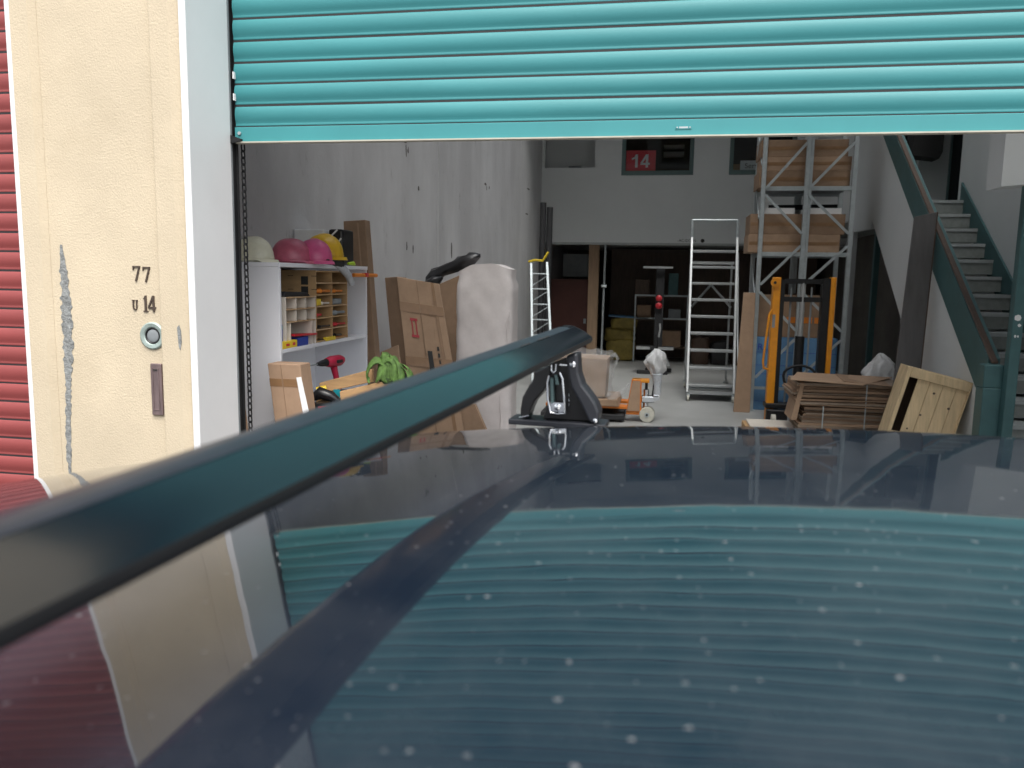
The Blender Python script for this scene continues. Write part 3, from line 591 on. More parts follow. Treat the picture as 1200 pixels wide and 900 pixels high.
# cordless drill on the middle shelf, stuff below it
dr = thing('cordless_drill', 'red and black cordless drill in the lower part of the cabinet', 'drill', (-1.95, 4.4, 1.1))
MB().tube([(-1.97, 4.17, 1.233), (-1.93, 4.30, 1.236)], .004, 6).build('drill_bit', 'greyp', dr); MB().tube([(-1.93, 4.30, 1.236), (-1.92, 4.34, 1.237), (-1.91, 4.38, 1.238)], .018, 10, rad=[.010, .019, .023]).build('chuck', 'blackplastic', dr, 50)
MB().tube([(-1.91, 4.38, 1.238), (-1.90, 4.41, 1.239), (-1.88, 4.50, 1.241), (-1.875, 4.535, 1.242)], .03, 12, rad=[.026, .034, .034, .022]).build('motor_housing', 'drillred', dr, 50)
B(-1.862, -1.85, 4.42, 4.50, 1.232, 1.250).build('name_plate', 'ink', dr); MB().tube([(-1.89, 4.44, 1.21), (-1.885, 4.46, 1.15), (-1.88, 4.475, 1.06)], .018, 8, rad=[.022, .018, .022]).build('grip', 'drillred', dr, 50)
B(-1.93, -1.84, 4.42, 4.54, 1.0, 1.06).build('battery', 'blackplastic', dr, bevel=.006)
tag(B(-2.0, -1.72, 4.30, 4.66, .02, 1.0).build('tool_crate', 'blackplastic', bevel=.01), 'black tool case under the cordless drill', 'case')
hh = thing('tool_bag', 'heap of black and orange tools beside the cardboard box', 'tools', (-1.78, 4.05, .9))
MB().tube([(-1.84, 4.02, 1.08), (-1.80, 4.04, 1.11), (-1.74, 4.05, 1.09), (-1.70, 4.06, 1.06)], .03, 8, rad=[.02, .035, .03, .02]).build('cable_coil', 'blackplastic', hh, 60)
B(-1.83, -1.70, 3.98, 4.12, .0, 1.06).build('tool_body', 'blackplastic', hh, bevel=.01); MB().tube([(-1.78, 3.972, 1.035), (-1.71, 3.975, 1.045)], .01, 8).build('orange_handle', 'redp', hh, 50); MB().tube([(-1.83, 4.06, 1.12), (-1.78, 4.08, 1.13)], .018, 8).build('yellow_grip', 'yellow', hh, 50)
tag(MB().lathe([(.05, 0), (.055, .02), (.05, .14), (.02, .16)], (-2.12, 4.12, 1.09), 14).build('paint_tin', 'bagwhite', smooth=40), 'white tin behind the cardboard box in the cabinet', 'tin')
B(-2.2, -2.05, 4.05, 4.2, .642, 1.09).build('tin_stack', 'melamine', cab)
# tall cardboard box with a paper label in front of the cabinet
tb = thing('tall_carton', 'tall narrow cardboard box with white paper label in front of the cabinet', 'box', (-1.86, 3.8, 0))
def skew(mb, x0, k): mb.v = [(p[0]+k*(p[2]-1.29), p[1], p[2]) for p in mb.v]; return mb
KX = -.11
skew(B(-1.972, -1.792, 3.78, 3.90, 0, 1.292), 0, KX).build('carton_body', 'cardboard', tb, bevel=.003)
skew(B(-1.901, -1.8975, 3.778, 3.781, 0, 1.29), 0, KX).build('carton_seam', 'cardboard2', tb); 
for a, b in ((-1.971, -1.903), (-1.896, -1.793)): skew(B(a, b, 3.7785, 3.7815, 1.175, 1.215), 0, KX).build('tape_strip', 'tape', tb)
MB().prism([(-1.812, 1.225), (-1.786, 1.23), (-1.742, 1.03), (-1.775, 1.02)], 'xz', 3.7765, 3.7785).build('paper_label', 'paper', tb)
# brown sheet by the jamb
tag(MB().hexa([(-2.1, 3.60, 0), (-1.88, 3.60, 0), (-1.88, 3.62, 0), (-2.1, 3.62, 0)], [(-2.1, 3.60, 1.36), (-2.045, 3.60, 1.36), (-2.045, 3.62, 1.36), (-2.1, 3.62, 1.36)]).build('hardboard_sheet', 'cardboard', bevel=.002), 'brown board leaning beside the white jamb', 'board')
# timber box with green straps
wb = thing('timber_box', 'rough timber offcut box below the green straps', 'crate', (-1.6, 4.2, .9))
MB().hexa([(-1.86, 4.17, 1.085), (-1.545, 4.17, 1.165), (-1.545, 4.20, 1.165), (-1.86, 4.20, 1.085)], [(-1.865, 4.17, 1.145), (-1.55, 4.17, 1.235), (-1.55, 4.20, 1.235), (-1.865, 4.20, 1.145)]).build('plank', 'pinebox', wb, bevel=.003)
MB().hexa([(-1.70, 4.08, 1.05), (-1.38, 4.08, 1.125), (-1.38, 4.11, 1.125), (-1.70, 4.11, 1.05)], [(-1.705, 4.08, 1.115), (-1.385, 4.08, 1.20), (-1.385, 4.11, 1.20), (-1.705, 4.11, 1.115)]).build('plank', 'pinebox', wb, bevel=.003)
MB().hexa([(-1.86, 4.10, .98), (-1.79, 4.10, 1.0), (-1.79, 4.2, 1.0), (-1.86, 4.2, .98)], [(-1.86, 4.12, 1.084), (-1.79, 4.12, 1.10), (-1.79, 4.2, 1.10), (-1.86, 4.2, 1.084)]).build('block', 'pinebox', wb, bevel=.003)
B(-1.84, -1.40, 4.13, 4.3, .0, .99).build('crate_body', 'pinebox', wb, bevel=.004)
tag(B(-1.755, -1.715, 4.115, 4.125, 1.0, 1.12).build('teal_tub', 'tealp'), 'small teal lid wedged between the timber planks', 'lid')
ss = thing('ratchet_straps', 'bundle of green webbing straps lying on the timber box', 'straps', (-1.41, 4.15, 1.18))
rs = random.Random(12)
for k in range(17):
    a = -1.3+2.6*((k*7) % 17)/16+rs.uniform(-.1, .1); sx, sy = math.sin(a), -math.cos(a)*.7; hh_ = rs.uniform(.5, 1.1); ln = rs.uniform(.5, 1.05); ox, oy = rs.uniform(-.035, .035), rs.uniform(-.03, .03)
    path = [(0, .02, .125), (.035, .03, .158), (.07, .06, .155), (.10, .08, .115), (.118, .095, .06), (.115, .10, .01), (.09, .09, -.005)]
    pts = [Vector((-1.42+ox+sx*p[0]*ln+rs.uniform(-.006, .006), 4.11+oy+sy*(p[1] if p[1] > .02 else .0)*ln, 1.185+p[2]*hh_*(1-.18*abs(sx)))) for p in path]
    mb = MB(); wd = [.022, .024, .026, .026, .026, .025, .024]; tw = rs.uniform(-1.4, 1.4); side = Vector((math.cos(a), math.sin(a)*.7, .9*math.sin(tw))).normalized()
    fold = Vector((sx*.6, sy, .5)).normalized()*.010
    for i in range(7): mb.v += [tuple(pts[i]-side*wd[i]), tuple(pts[i]+fold), tuple(pts[i]+side*wd[i])]
    mb.f = [(i*3+c_, i*3+c_+1, i*3+c_+4, i*3+c_+3) for i in range(6) for c_ in (0, 1)]
    o = mb.build('webbing', 'strap', ss, 70); sm = o.modifiers.new('thick', 'SOLIDIFY'); sm.thickness = .003; sb = o.modifiers.new('smooth', 'SUBSURF'); sb.levels = 1; sb.render_levels = 2
MB().lathe([(.07, 0), (.08, .03), (.05, .09), (.02, .105)], (-1.42, 4.14, 1.17), 16).build('strap_core', 'strapdark', ss, 60)

# ------------------------------------------------------------ boxes and wrapped goods along the left wall
def leaning_box(name, label, c, m, th=.16, cat='box'):
    """c: four front corners (bl, br, tr, tl)"""
    t = thing(name, label, cat, (c[0][0], c[0][1], 0)); n = Vector((0, th, 0))
    MB().hexa([Vector(c[0]), Vector(c[1]), Vector(c[1])+n, Vector(c[0])+n], [Vector(c[3]), Vector(c[2]), Vector(c[2])+n, Vector(c[3])+n]).build('carton_body', m, t, bevel=.004)
    return t
def on(c, u_, v_, d=.002):
    bl, br, tr, tl = [Vector(p) for p in c]; return bl.lerp(br, u_).lerp(tl.lerp(tr, u_), v_)+Vector((0, -d, 0))
def quad(c, u0_, u1_, v0_, v1_, d=.002):
    return MB().hexa([on(c, u0_, v0_, d), on(c, u1_, v0_, d), on(c, u1_, v0_, -.001), on(c, u0_, v0_, -.001)], [on(c, u0_, v1_, d), on(c, u1_, v1_, d), on(c, u1_, v1_, -.001), on(c, u0_, v1_, -.001)])
c = [(-1.93, 6.3, 0), (-1.50, 6.45, 0), (-1.82, 6.5, 1.69), (-2.14, 6.35, 1.745)]
tvb = leaning_box('screen_carton', 'flat brown carton with print and tape leaning against the left wall', c, 'cardboard', .02)
c0 = c
MB().hexa([(-2.10, 6.40, 0), (-1.935, 6.32, 0), (-1.915, 6.5, 0), (-2.06, 6.52, 0)], [(-2.28, 6.45, 1.735), (-2.143, 6.37, 1.745), (-2.12, 6.55, 1.74), (-2.25, 6.57, 1.735)]).build('carton_side', 'cardboard2', tvb, bevel=.004)
for v_ in (.84, .58): quad(c0, .0, 1, v_, v_+.045).build('tape_strip', 'tape', tvb)
quad(c0, .80, .87, .25, 1).build('tape_strip', 'tape', tvb); quad(c0, .45, .465, .1, 1).build('crease', 'cardboard2', tvb)
for k in range(9): quad(c0, .72, .76, .40+.033*k, .42+.033*k).build('printed_mark', 'ink', tvb)
for a in ((.50, .60, .55, .66), (.52, .58, .40, .56), (.54, .62, .44, .47)): quad(c0, *a, .0025).build('printed_mark', 'ink', tvb)
for a in ((.20, .36, .80, .812), (.20, .36, .72, .732), (.22, .245, .732, .80), (.31, .335, .732, .80)): quad(c0, *a, .0025).build('red_mark', 'redink', tvb)
c = [(-2.02, 7.75, 0), (-1.62, 7.75, 0), (-1.80, 7.78, 1.84), (-2.22, 7.78, 1.66)]
leaning_box('cardboard_sheet', 'brown cardboard sheet between the flat carton and the wrapped white roll', c, 'cardboard2', .03, 'cardboard')
tag(MB().bar((-2.06, 7.2, 1.35), (-1.80, 7.1, .2), .02, .02).build('metal_strip', 'alu'), 'thin metal strip leaning between carton and cardboard', 'strip')
tag(MB().hexa([(-2.25, 5.75, 0), (-1.75, 5.75, 0), (-1.75, 5.77, 0), (-2.25, 5.77, 0)], [(-2.12, 5.9, 1.16), (-1.98, 5.9, 1.22), (-1.98, 5.92, 1.22), (-2.12, 5.92, 1.16)]).build('cardboard_flap', 'cardboard', bevel=.002), 'loose cardboard flap behind the green straps', 'cardboard')
tag(MB().hexa([(-1.62, 6.6, 0), (-1.2, 6.55, 0), (-1.2, 6.6, 0), (-1.62, 6.65, 0)], [(-1.70, 6.6, .70), (-1.52, 6.6, .66), (-1.52, 6.65, .66), (-1.70, 6.65, .70)]).build('cardboard_offcut', 'cardboard', bevel=.003), 'cardboard offcut standing at the foot of the wrapped white roll', 'cardboard')
# wrapped mattress
def lumpy(x0, x1, y0, y1, z0, z1, nx, ny, nz, amp, seed, top=None):
    rnd = random.Random(seed); bm = bmesh.new(); bmesh.ops.create_cube(bm, size=1.0)
    bmesh.ops.subdivide_edges(bm, edges=bm.edges[:], cuts=nx, use_grid_fill=True)
    ph = [rnd.uniform(0, 6) for _ in range(9)]
    mb = MB(); idx = {}
    for v_ in bm.verts:
        p = v_.co; e = Vector((p.x*2, p.y*2, p.z*2)); l = max(abs(e.x), abs(e.y)); 
        rn = (abs(e.x)**6+abs(e.y)**6)**(1/6) or 1; k = l/rn
        x = p.x*(k if l > .01 else 1); y = p.y*(k if l > .01 else 1); zz = p.z
        if abs(e.z) > .9: x *= .93; y *= .93
        X, Y, Z = x0+(x+.5)*(x1-x0), y0+(y+.5)*(y1-y0), z0+(zz+.5)*(z1-z0)
        n = .35*math.sin(X*9+ph[0]+Z*2)*math.sin(Z*7+ph[1])+.5*math.sin(Z*17+ph[2]+X*6)*math.sin(Y*12+ph[3])+.45*math.sin(X*31+Z*23+ph[4])+.4*math.sin(X*19-Z*41+ph[5])*math.sin(Z*5+ph[6])
        d = Vector((x, y, 0)).normalized() if l > .01 else Vector((0, 0, 1))
        q = Vector((X, Y, Z))+d*n*amp
        if zz > .45: q.z += (top or 0)*(math.cos((x-.05)*3.0)-.6)+n*amp*1.5
        idx[v_] = len(mb.v); mb.v.append(tuple(q))
    for f in bm.faces: mb.f.append(tuple(idx[v_] for v_ in f.verts))
    bm.free(); return mb
mt = thing('wrapped_mattress', 'tall white foam-wrapped roll standing by the left wall', 'mattress', (-1.53, 7.1, 0))
lumpy(-1.80, -1.275, 6.95, 7.35, .0, 1.845, 22, 0, 0, .006, 3, .07).build('wrap', 'foamwrap', mt, 60)
for (x, z, l) in ((-1.32, 1.1, .5), (-1.36, .5, .4), (-1.30, 1.35, .2)):
    MB().tube([(x+random.uniform(-.01, .01), 6.945+random.uniform(-.004, .002), z-l/2+l*k/6) for k in range(7)], .004, 5).build('tape_wrinkle', 'foamwrap', mt, 60)
brl = thing('black_bag_roll', 'crumpled black plastic sheet lying over the top of the wrapped white roll', 'bag', (-1.88, 7.25, 1.7))
def crumple(pts, rad, seed, n=14, amp=.3):
    rnd_ = random.Random(seed); mb = MB().tube(pts, .05, n, rad=rad); c_ = [Vector(p) for p in pts]
    out = []
    for q, p in enumerate(mb.v):
        k_ = c_[min(q//n, len(c_)-1)]; out.append(tuple(k_+(Vector(p)-k_)*(1+rnd_.uniform(-amp, amp))))
    mb.v = out; return mb
crumple([(-2.15, 7.30, 1.66), (-2.12, 7.3, 1.71), (-2.07, 7.29, 1.765), (-2.01, 7.28, 1.80), (-1.95, 7.27, 1.825), (-1.89, 7.26, 1.85), (-1.83, 7.25, 1.875), (-1.77, 7.25, 1.90), (-1.72, 7.25, 1.925), (-1.67, 7.25, 1.945), (-1.635, 7.25, 1.95)], [.03, .055, .06, .05, .045, .05, .055, .055, .052, .04, .015], 5).build('bag_fold', 'blackbag', brl, 75)
crumple([(-2.17, 7.20, 1.63), (-2.12, 7.2, 1.67), (-2.05, 7.2, 1.715), (-1.98, 7.2, 1.745)], [.02, .05, .045, .012], 6).build('bag_fold', 'blackbag', brl, 75)
# aluminium ladder and dark tubes at the back left
al = thing('extension_ladder', 'narrow aluminium ladder leaning at the back left corner', 'ladder', (-2.05, 13.5, 0))
a0, a1, b0, b1 = Vector((-1.95, 12.6, 0)), Vector((-2.16, 13.5, 2.02)), Vector((-1.62, 12.6, 0)), Vector((-1.89, 13.5, 2.02))
MB().bar(a0, a1, .035, .06).build('side_rail', 'galv', al); MB().bar(b0, b1, .035, .06).build('side_rail', 'galv', al)
for k in range(1, 8): MB().cyl(a0.lerp(a1, k/8+.03), b0.lerp(b1, k/8+.03), .014, 8).build('rung', 'galv', al, 40)
for k in range(0, 7): MB().cyl(a0.lerp(a1, k/8+.05), b0.lerp(b1, k/8+.14), .008, 6).build('brace', 'galv', al, 40)
tg = tag(MB().tube([(-2.2, 13.48, 2.03), (-2.08, 13.45, 2.06), (-1.95, 13.45, 2.05), (-1.92, 13.45, 2.10), (-1.86, 13.45, 2.2)], .02, 6).build('yellow_ribbon', 'yellow', smooth=60), 'yellow ribbon tied at the top of the aluminium ladder', 'ribbon')
for k, (x, z, lab) in enumerate(((-2.10, 3.10, 'left'), (-1.98, 3.02, 'right'))):
    tag(MB().tube([(x, 14.3, 0), (x+.0, 14.4, z)], .055, 10).build('dark_tube', 'darkrubber', smooth=50), 'long dark tube standing behind the ladder, the %s one of two' % lab, 'tube', 'dark tubes in the back corner')

# ------------------------------------------------------------ dark store under the mezzanine
rb = thing('store_door', 'red brown door panel in the dark store under the mezzanine', 'door', (-1.8, 16.6, 0))
B(-2.36, -1.42, 16.9, 16.95, 0, 1.75).build('door_leaf', 'redbrown', rb); B(-1.55, -1.50, 16.87, 16.9, .82, .92).build('door_handle', 'galv', rb)
tp = tag(B(-1.44, -1.23, 16.5, 16.62, 0, 2.48).build('timber_post', 'oldwood', bevel=.006), 'timber post holding the mezzanine edge beside the red door', 'post')
pp = thing('chain_pipe', 'thin steel pipe with a clamp beside the timber post', 'pipe', (-1.09, 16.0, 0))
MB().cyl((-1.09, 16.0, 0), (-1.08, 16.1, 2.45), .02, 8).build('pipe', 'galv', pp, 40); MB().cyl((-1.13, 16.03, 1.62), (-1.03, 16.03, 1.62), .03, 8).build('clamp', 'galv', pp, 40)
b_ = tag(B(-2.1, -1.55, 17.6, 18.0, 1.8, 2.3).build('wall_box', 'greyp', bevel=.01), 'grey box high on the wall behind the timber post', 'box')
for k, (x, y, z0_, w_, h_, lab) in enumerate(((-.78, 17.6, .02, .62, .42, 'lowest yellow sack pile left of the machine'), (-.80, 17.65, .42, .66, .30, 'middle yellow sack left of the machine'), (-.72, 17.6, .70, .56, .24, 'top yellow sack under the bluish sheet'))):
    tag(lumpy(x-w_/2, x+w_/2, y-.3, y+.3, z0_, z0_+h_, 6, 0, 0, .02, 11+k, .05).build('yellow_sack', 'yellowbag', smooth=60), lab, 'sack', 'yellow sacks in the dark store')
tag(MB().hexa([(-1.05, 17.3, .96), (-.2, 17.3, .93), (-.2, 17.9, .93), (-1.05, 17.9, .96)], [(-1.05, 17.3, .99), (-.2, 17.3, .95), (-.2, 17.9, .95), (-1.05, 17.9, .99)]).build('blue_sheet', 'bluebox'), 'bluish sheet covering the yellow sacks', 'sheet')
mc = thing('assembly_press', 'black machine on a base with a white table bar and red knobs', 'machine', (0, 15.2, 0))
B(-.06, .10, 15.3, 15.45, .05, 2.0).build('column', 'darkrubber', mc, bevel=.01); B(-.30, .24, 15.18, 15.24, 1.975, 2.012).build('top_bar', 'alu', mc); B(-.36, .32, 15.0, 15.5, .46, .505).build('table', 'darkrubber', mc, bevel=.006); B(-.37, -.12, 14.96, 14.998, .475, .525).build('table_edge', 'alu', mc); B(.02, .31, 14.96, 14.998, .475, .525).build('table_edge', 'alu', mc)
B(-.35, .22, 15.05, 15.15, .0, .07).build('base_foot', 'darkrubber', mc, bevel=.01); B(-.2, .3, 15.5, 15.6, .0, .07).build('base_foot', 'darkrubber', mc, bevel=.01)
for z in (1.28, 1.42): MB().lathe([(.06, 0), (.06, -.05), (.03, -.07)], (.01, 15.28, z), 14, 'y').build('knob', 'redp', mc, 40)
for x0_ in (.08, .14): MB().bar((x0_, 15.1, .40), (x0_+.1, 15.1, .16), .02, .05).build('strut', 'alu', mc)
sh2 = thing('store_shelving', 'dark steel shelving at the back of the store', 'shelving', (0, 17.6, 0))
for z in (1.42, .93): B(-.5, .62, 17.3, 17.34, z, z+.03).build('shelf_rail', 'galv', sh2)
for x in (-.5, .6): B(x, x+.03, 17.3, 17.34, .0, 1.42).build('shelf_post', 'galv', sh2)
for z in (1.38, .89, .3): B(-.5, .62, 17.345, 17.9, z, z+.03).build('shelf_board', 'brownwood', sh2)
for k, (x, z, a, h, m, lab) in enumerate(((-.3, .92, .3, .3, 'cardboard2', 'brown box on the store shelf left of the column'), (.35, .92, .25, .22, 'greyp', 'grey box on the store shelf right of the column'), (.3, .33, .4, .35, 'cardboard2', 'carton low on the store shelf behind the machine'), (-.35, 1.412, .3, .35, 'brownwood', 'dark box on the top store shelf'), (.30, 1.412, .2, .5, 'tealtrim', 'dark green box on the top store shelf'))):
    tag(B(x-a/2, x+a/2, 17.4, 17.8, z, z+h).build('stored_box', m, bevel=.006), lab, 'box')
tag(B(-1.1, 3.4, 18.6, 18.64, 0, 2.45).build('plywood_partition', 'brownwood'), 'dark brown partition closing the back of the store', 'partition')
for k in range(3):
    tag(lumpy(.72+.42*k, 1.1+.42*k, 17.2, 17.7, .0, .55-.08*k, 5, 0, 0, .02, 40+k, .04).build('stored_bundle', 'brownwood' if k != 1 else 'darkrubber', smooth=60), 'dark bundle on the store floor behind the white ladder, number %s from the machine' % ('one', 'two', 'three')[k], 'bundle', 'bundles on the store floor')

# ------------------------------------------------------------ mobile platform ladder
ld = thing('platform_ladder', 'white aluminium wheeled step ladder below the mezzanine edge', 'ladder', (.82, 12, 0))
Lb, Lt, Rb, Rt = Vector((.47, 11.86, .12)), Vector((.478, 12.95, 2.42)), Vector((1.13, 11.86, .12)), Vector((1.165, 12.95, 2.42))
for a, b in ((Lb, Lt), (Rb, Rt)): MB().bar(a, b, .035, .07, (0, 1, 0)).build('side_rail', 'alu', ld, bevel=.004)
for k in range(9):
    f = .045+.108*k; p, q = Lb.lerp(Lt, f), Rb.lerp(Rt, f)
    MB().box(p.x+.018, q.x-.018, p.y-.02, p.y+.17, p.z-.014, p.z+.022).build('tread', 'alu', ld, bevel=.003)
for a, b in (((.478, 12.95, 2.42), (.472, 12.97, 2.70)), ((1.165, 12.95, 2.42), (1.158, 12.97, 2.70))): MB().cyl(a, b, .022, 8).build('guard_post', 'galv', ld, 40)
MB().cyl((.472, 12.97, 2.70), (1.158, 12.97, 2.70), .016, 8).build('guard_rail', 'galv', ld, 40)
B(.5, 1.14, 12.9, 13.4, 2.02, 2.06).build('platform', 'alu', ld)
for x in (.49, 1.14):
    MB().bar((x, 13.4, .1), (x, 13.35, 2.02), .03, .03).build('rear_leg', 'alu', ld); MB().bar((x, 11.88, .14), (x, 13.4, .14), .03, .04).build('base_rail', 'alu', ld)
for a, b in (((.82, 13.2, 1.7), (.52, 12.9, 1.35)), ((.82, 13.2, 1.7), (1.12, 12.9, 1.35))): MB().bar(a, b, .02, .03).build('cross_brace', 'alu', ld)
B(.5, 1.12, 11.88, 11.92, .10, .15).build('base_bar', 'alu', ld); B(.5, 1.12, 12.0, 12.5, .165, .175).build('base_plate', 'galv', ld)
for x, y in ((.485, 11.84), (1.125, 11.84), (.485, 13.4), (1.125, 13.4)):
    w_ = MB().lathe([(.03, -.018), (.05, -.015), (.05, .015), (.03, .018)], (x, y, .05), 14, 'x').build('castor', 'wheelwhite', ld, 40)
    B(x-.024, x+.024, y-.02, y+.03, .06, .12).build('castor_fork', 'galv', w_)
MB().tube([(1.165, 11.9, .25), (1.19, 12.0, .5), (1.19, 12.3, .9), (1.185, 12.9, 2.2)], .014, 6).build('side_tube', 'alu', ld, 50)

# ------------------------------------------------------------ pallet rack on the right with cartons
rk = thing('pallet_rack', 'pale grey steel pallet rack standing before the stair wall', 'rack', (1.87, 11.5, 0))
UX = (1.307, 1.853, 2.437); YF, YR = 11.2, 11.95
for y in (YF, YR):
    for x in UX:
        u_ = B(x-.028, x+.028, y-.03, y+.03, .008, 4.6).build('upright', 'galv', rk, bevel=.004)
        B(x-.06, x+.06, y-.05, y+.05, 0, .008).build('base_plate', 'galv', u_)
    B(UX[1]+.03, UX[1]+.062, y-.028, y+.028, 1.6, 4.6).build('upright_splice', 'galv', rk)
    for z in (2.10, 2.955): B(UX[0]+.03, UX[2]-.03, y-.022, y+.022, z, z+.055).build('beam', 'galv', rk)
B(UX[0]+.03, UX[2]-.03, YF-.02, YF+.02, .30, .335).build('beam', 'galv', rk)
for i in (0, 1):
    xa, xb = UX[i]+.03, UX[i+1]-.03
    for (za, zb) in ((2.98, 3.56), (2.90, 2.40), (1.72, 2.24), (1.62, 1.12), (.46, 1.0)):
        MB().bar((xa, YF-.034, za), (xb, YF-.034, zb), .012, .034, (0, .01, 1)).build('diagonal_brace', 'galv', rk)
for (za, zb) in ((2.6, 3.2), (1.6, 2.2), (3.3, 3.9)): MB().bar((UX[0]-.034, YF+.03, za), (UX[0]-.034, YR-.03, zb), .034, .012, (1, 0, 0)).build('side_brace', 'galv', rk)
MB().tube([(1.33, 11.8, 3.30), (1.30, 11.75, 3.42), (1.27, 11.6, 3.55), (1.31, 11.4, 3.75), (1.36, 11.3, 4.2)], .03, 8).build('hanging_duct', 'galv', rk, 50)
B(UX[0]+.03, UX[2]-.03, YF+.025, YR-.025, 2.135, 2.15).build('shelf_deck', 'greyp', rk); B(UX[0]+.03, UX[2]-.03, YF+.025, YR-.025, 2.99, 3.005).build('shelf_deck', 'greyp', rk)
def carton(x0, x1, y0, y1, z0, z1, m, label, seam=True):
    t = thing('carton', label, 'box', ((x0+x1)/2, (y0+y1)/2, z0), 'cartons stored in the pallet rack')
    B(x0, x1, y0, y1, z0, z1).build('carton_body', m, t, bevel=.005)
    if seam: B(x0+.01, x1-.01, y0-.002, y0+.004, (z0+z1)/2-.022, (z0+z1)/2+.022).build('tape_strip', 'tape', t)
    return t
carton(1.16, 2.33, 11.26, 11.85, 2.151, 2.39, 'cardboard', 'long brown carton on the lower rack beam, bottom one')
carton(1.17, 2.38, 11.27, 11.86, 2.392, 2.66, 'cardboard2', 'long brown carton on the lower rack beam, upper one')
for k, (a, b) in enumerate(((1.33, 1.74), (1.92, 2.33))): tag(B(a, b, 11.3, 11.8, 2.662, 2.74).build('white_profile', 'paper'), 'flat white bundle on the lower rack cartons, %s one' % ('left', 'right')[k], 'bundle')
for z, r_ in ((2.80, .06), (2.79, .05)): pass
tag(MB().cyl((1.45, 11.7, 2.78), (2.35, 11.7, 2.79), .035, 10).build('dark_pipe', 'darkrubber', smooth=50), 'dark pipe lying above the white bundles in the rack', 'pipe')
carton(1.25, 2.40, 11.26, 11.85, 3.006, 3.22, 'cardboard2', 'brown carton on the upper rack beam, bottom one')
carton(1.28, 2.41, 11.27, 11.84, 3.222, 3.40, 'cardboard', 'brown carton on the upper rack beam, middle one'); carton(1.26, 2.36, 11.28, 11.84, 3.402, 3.62, 'cardboard2', 'brown carton on the upper rack beam, top one')
t = carton(1.34, 2.20, 11.3, 11.85, 1.015, 1.585, 'cardboard2', 'brown carton with red and orange print under the rack', False)
text('red_print', 'oux', .12, (1.46, 11.297, 1.24), (R(90), 0, 0), 'redink', t, .001)
for a, b in ((1.72, 1.88), (1.92, 2.05), (2.08, 2.18)): B(a, b, 11.297, 11.302, 1.21, 1.29).build('orange_print', 'orangep', t)
t = carton(1.31, 2.40, 11.3, 11.85, .0, 1.01, 'bluebox', 'blue carton with white lines on the floor under the rack', False)
for z in (.12, .3, .5, .62, .80): B(1.32, 2.39, 11.297, 11.302, z, z+.006).build('printed_line', 'blue', t)
text('print', 'RUX', .13, (1.36, 11.296, .83), (R(90), 0, 0), 'blue', t, .001)
tag(MB().hexa([(1.06, 11.0, 0), (1.275, 11.0, 0), (1.275, 11.05, 0), (1.06, 11.05, 0)], [(1.12, 11.1, 1.61), (1.275, 11.1, 1.61), (1.275, 11.15, 1.61), (1.12, 11.15, 1.61)]).build('cardboard_sheet', 'cardboard', bevel=.004), 'tall cardboard sheet leaning on the left side of the rack', 'cardboard')

# ------------------------------------------------------------ orange pallet stacker
sk = thing('pallet_stacker', 'orange and black pallet stacker in front of the rack', 'stacker', (1.72, 10.3, 0))
B(1.375, 1.465, 10.2, 10.34, .02, 1.815).build('mast_rail', 'yelloworange', sk, bevel=.006); B(2.045, 2.105, 10.2, 10.34, .02, 1.825).build('mast_rail', 'yelloworange', sk, bevel=.006)
B(1.467, 1.515, 10.22, 10.36, .02, 1.79).build('inner_rail', 'blackmetal', sk); B(1.955, 2.043, 10.22, 10.36, .02, 1.81).build('inner_rail', 'blackmetal', sk)
for z in (1.74, 1.52): B(1.516, 1.954, 10.24, 10.30, z, z+.06).build('cross_member', 'blackmetal', sk)
MB().cyl((1.735, 10.27, .1), (1.735, 10.27, 1.1), .055, 14).build('lift_cylinder', 'blackmetal', sk, 40); MB().cyl((1.735, 10.27, 1.1), (1.735, 10.27, 1.75), .032, 12).build('piston', 'alu', sk, 40)
for x in (1.60, 1.84): MB().cyl((x, 10.28, .15), (x, 10.28, 1.7), .012, 6).build('lift_chain', 'greyp', sk, 40)
MB().tube([(1.735+.19*math.cos(k*math.pi/10), 10.12, .62+.13*math.sin(k*math.pi/10)*(1 if k < 10 else 1.5)) for k in range(20)], .016, 8, True).build('tow_handle', 'blackmetal', sk, 60)
B(1.71, 1.76, 10.1, 10.2, .3, .62).build('handle_stem', 'blackmetal', sk)
MB().tube([(1.375, 10.19, 1.42), (1.345, 10.17, 1.36), (1.315, 10.16, 1.0), (1.30, 10.16, .78), (1.315, 10.17, .70), (1.372, 10.19, .68)], .014, 8).build('grab_handle', 'yelloworange', sk, 60)
MB().lathe([(.05, 0), (.05, -.03), (.02, -.03)], (1.39, 10.2, 1.75), 14, 'y').build('top_roller', 'yelloworange', sk, 40); MB().lathe([(.018, 0), (.018, -.005)], (1.39, 10.168, 1.75), 10, 'y').build('roller_pin', 'ink', sk, 40)
B(1.385, 1.42, 10.196, 10.2, 1.20, 1.36).build('warning_label', 'greyp', sk)
B(1.36, 2.12, 10.15, 10.36, .20, .26).build('base_beam', 'blackmetal', sk, bevel=.006); B(1.37, 1.62, 10.1, 10.19, .03, .19).build('pump_housing', 'blackmetal', sk, bevel=.01)
for x in (1.45, 2.0): MB().lathe([(.04, -.03), (.07, -.025), (.07, .025), (.04, .03)], (x, 10.08, .07), 14, 'x').build('wheel', 'wheelwhite', sk, 40)
for x in (1.52, 1.92): B(x-.07, x+.07, 10.36, 11.1, .10, .15).build('fork', 'blackmetal', sk)

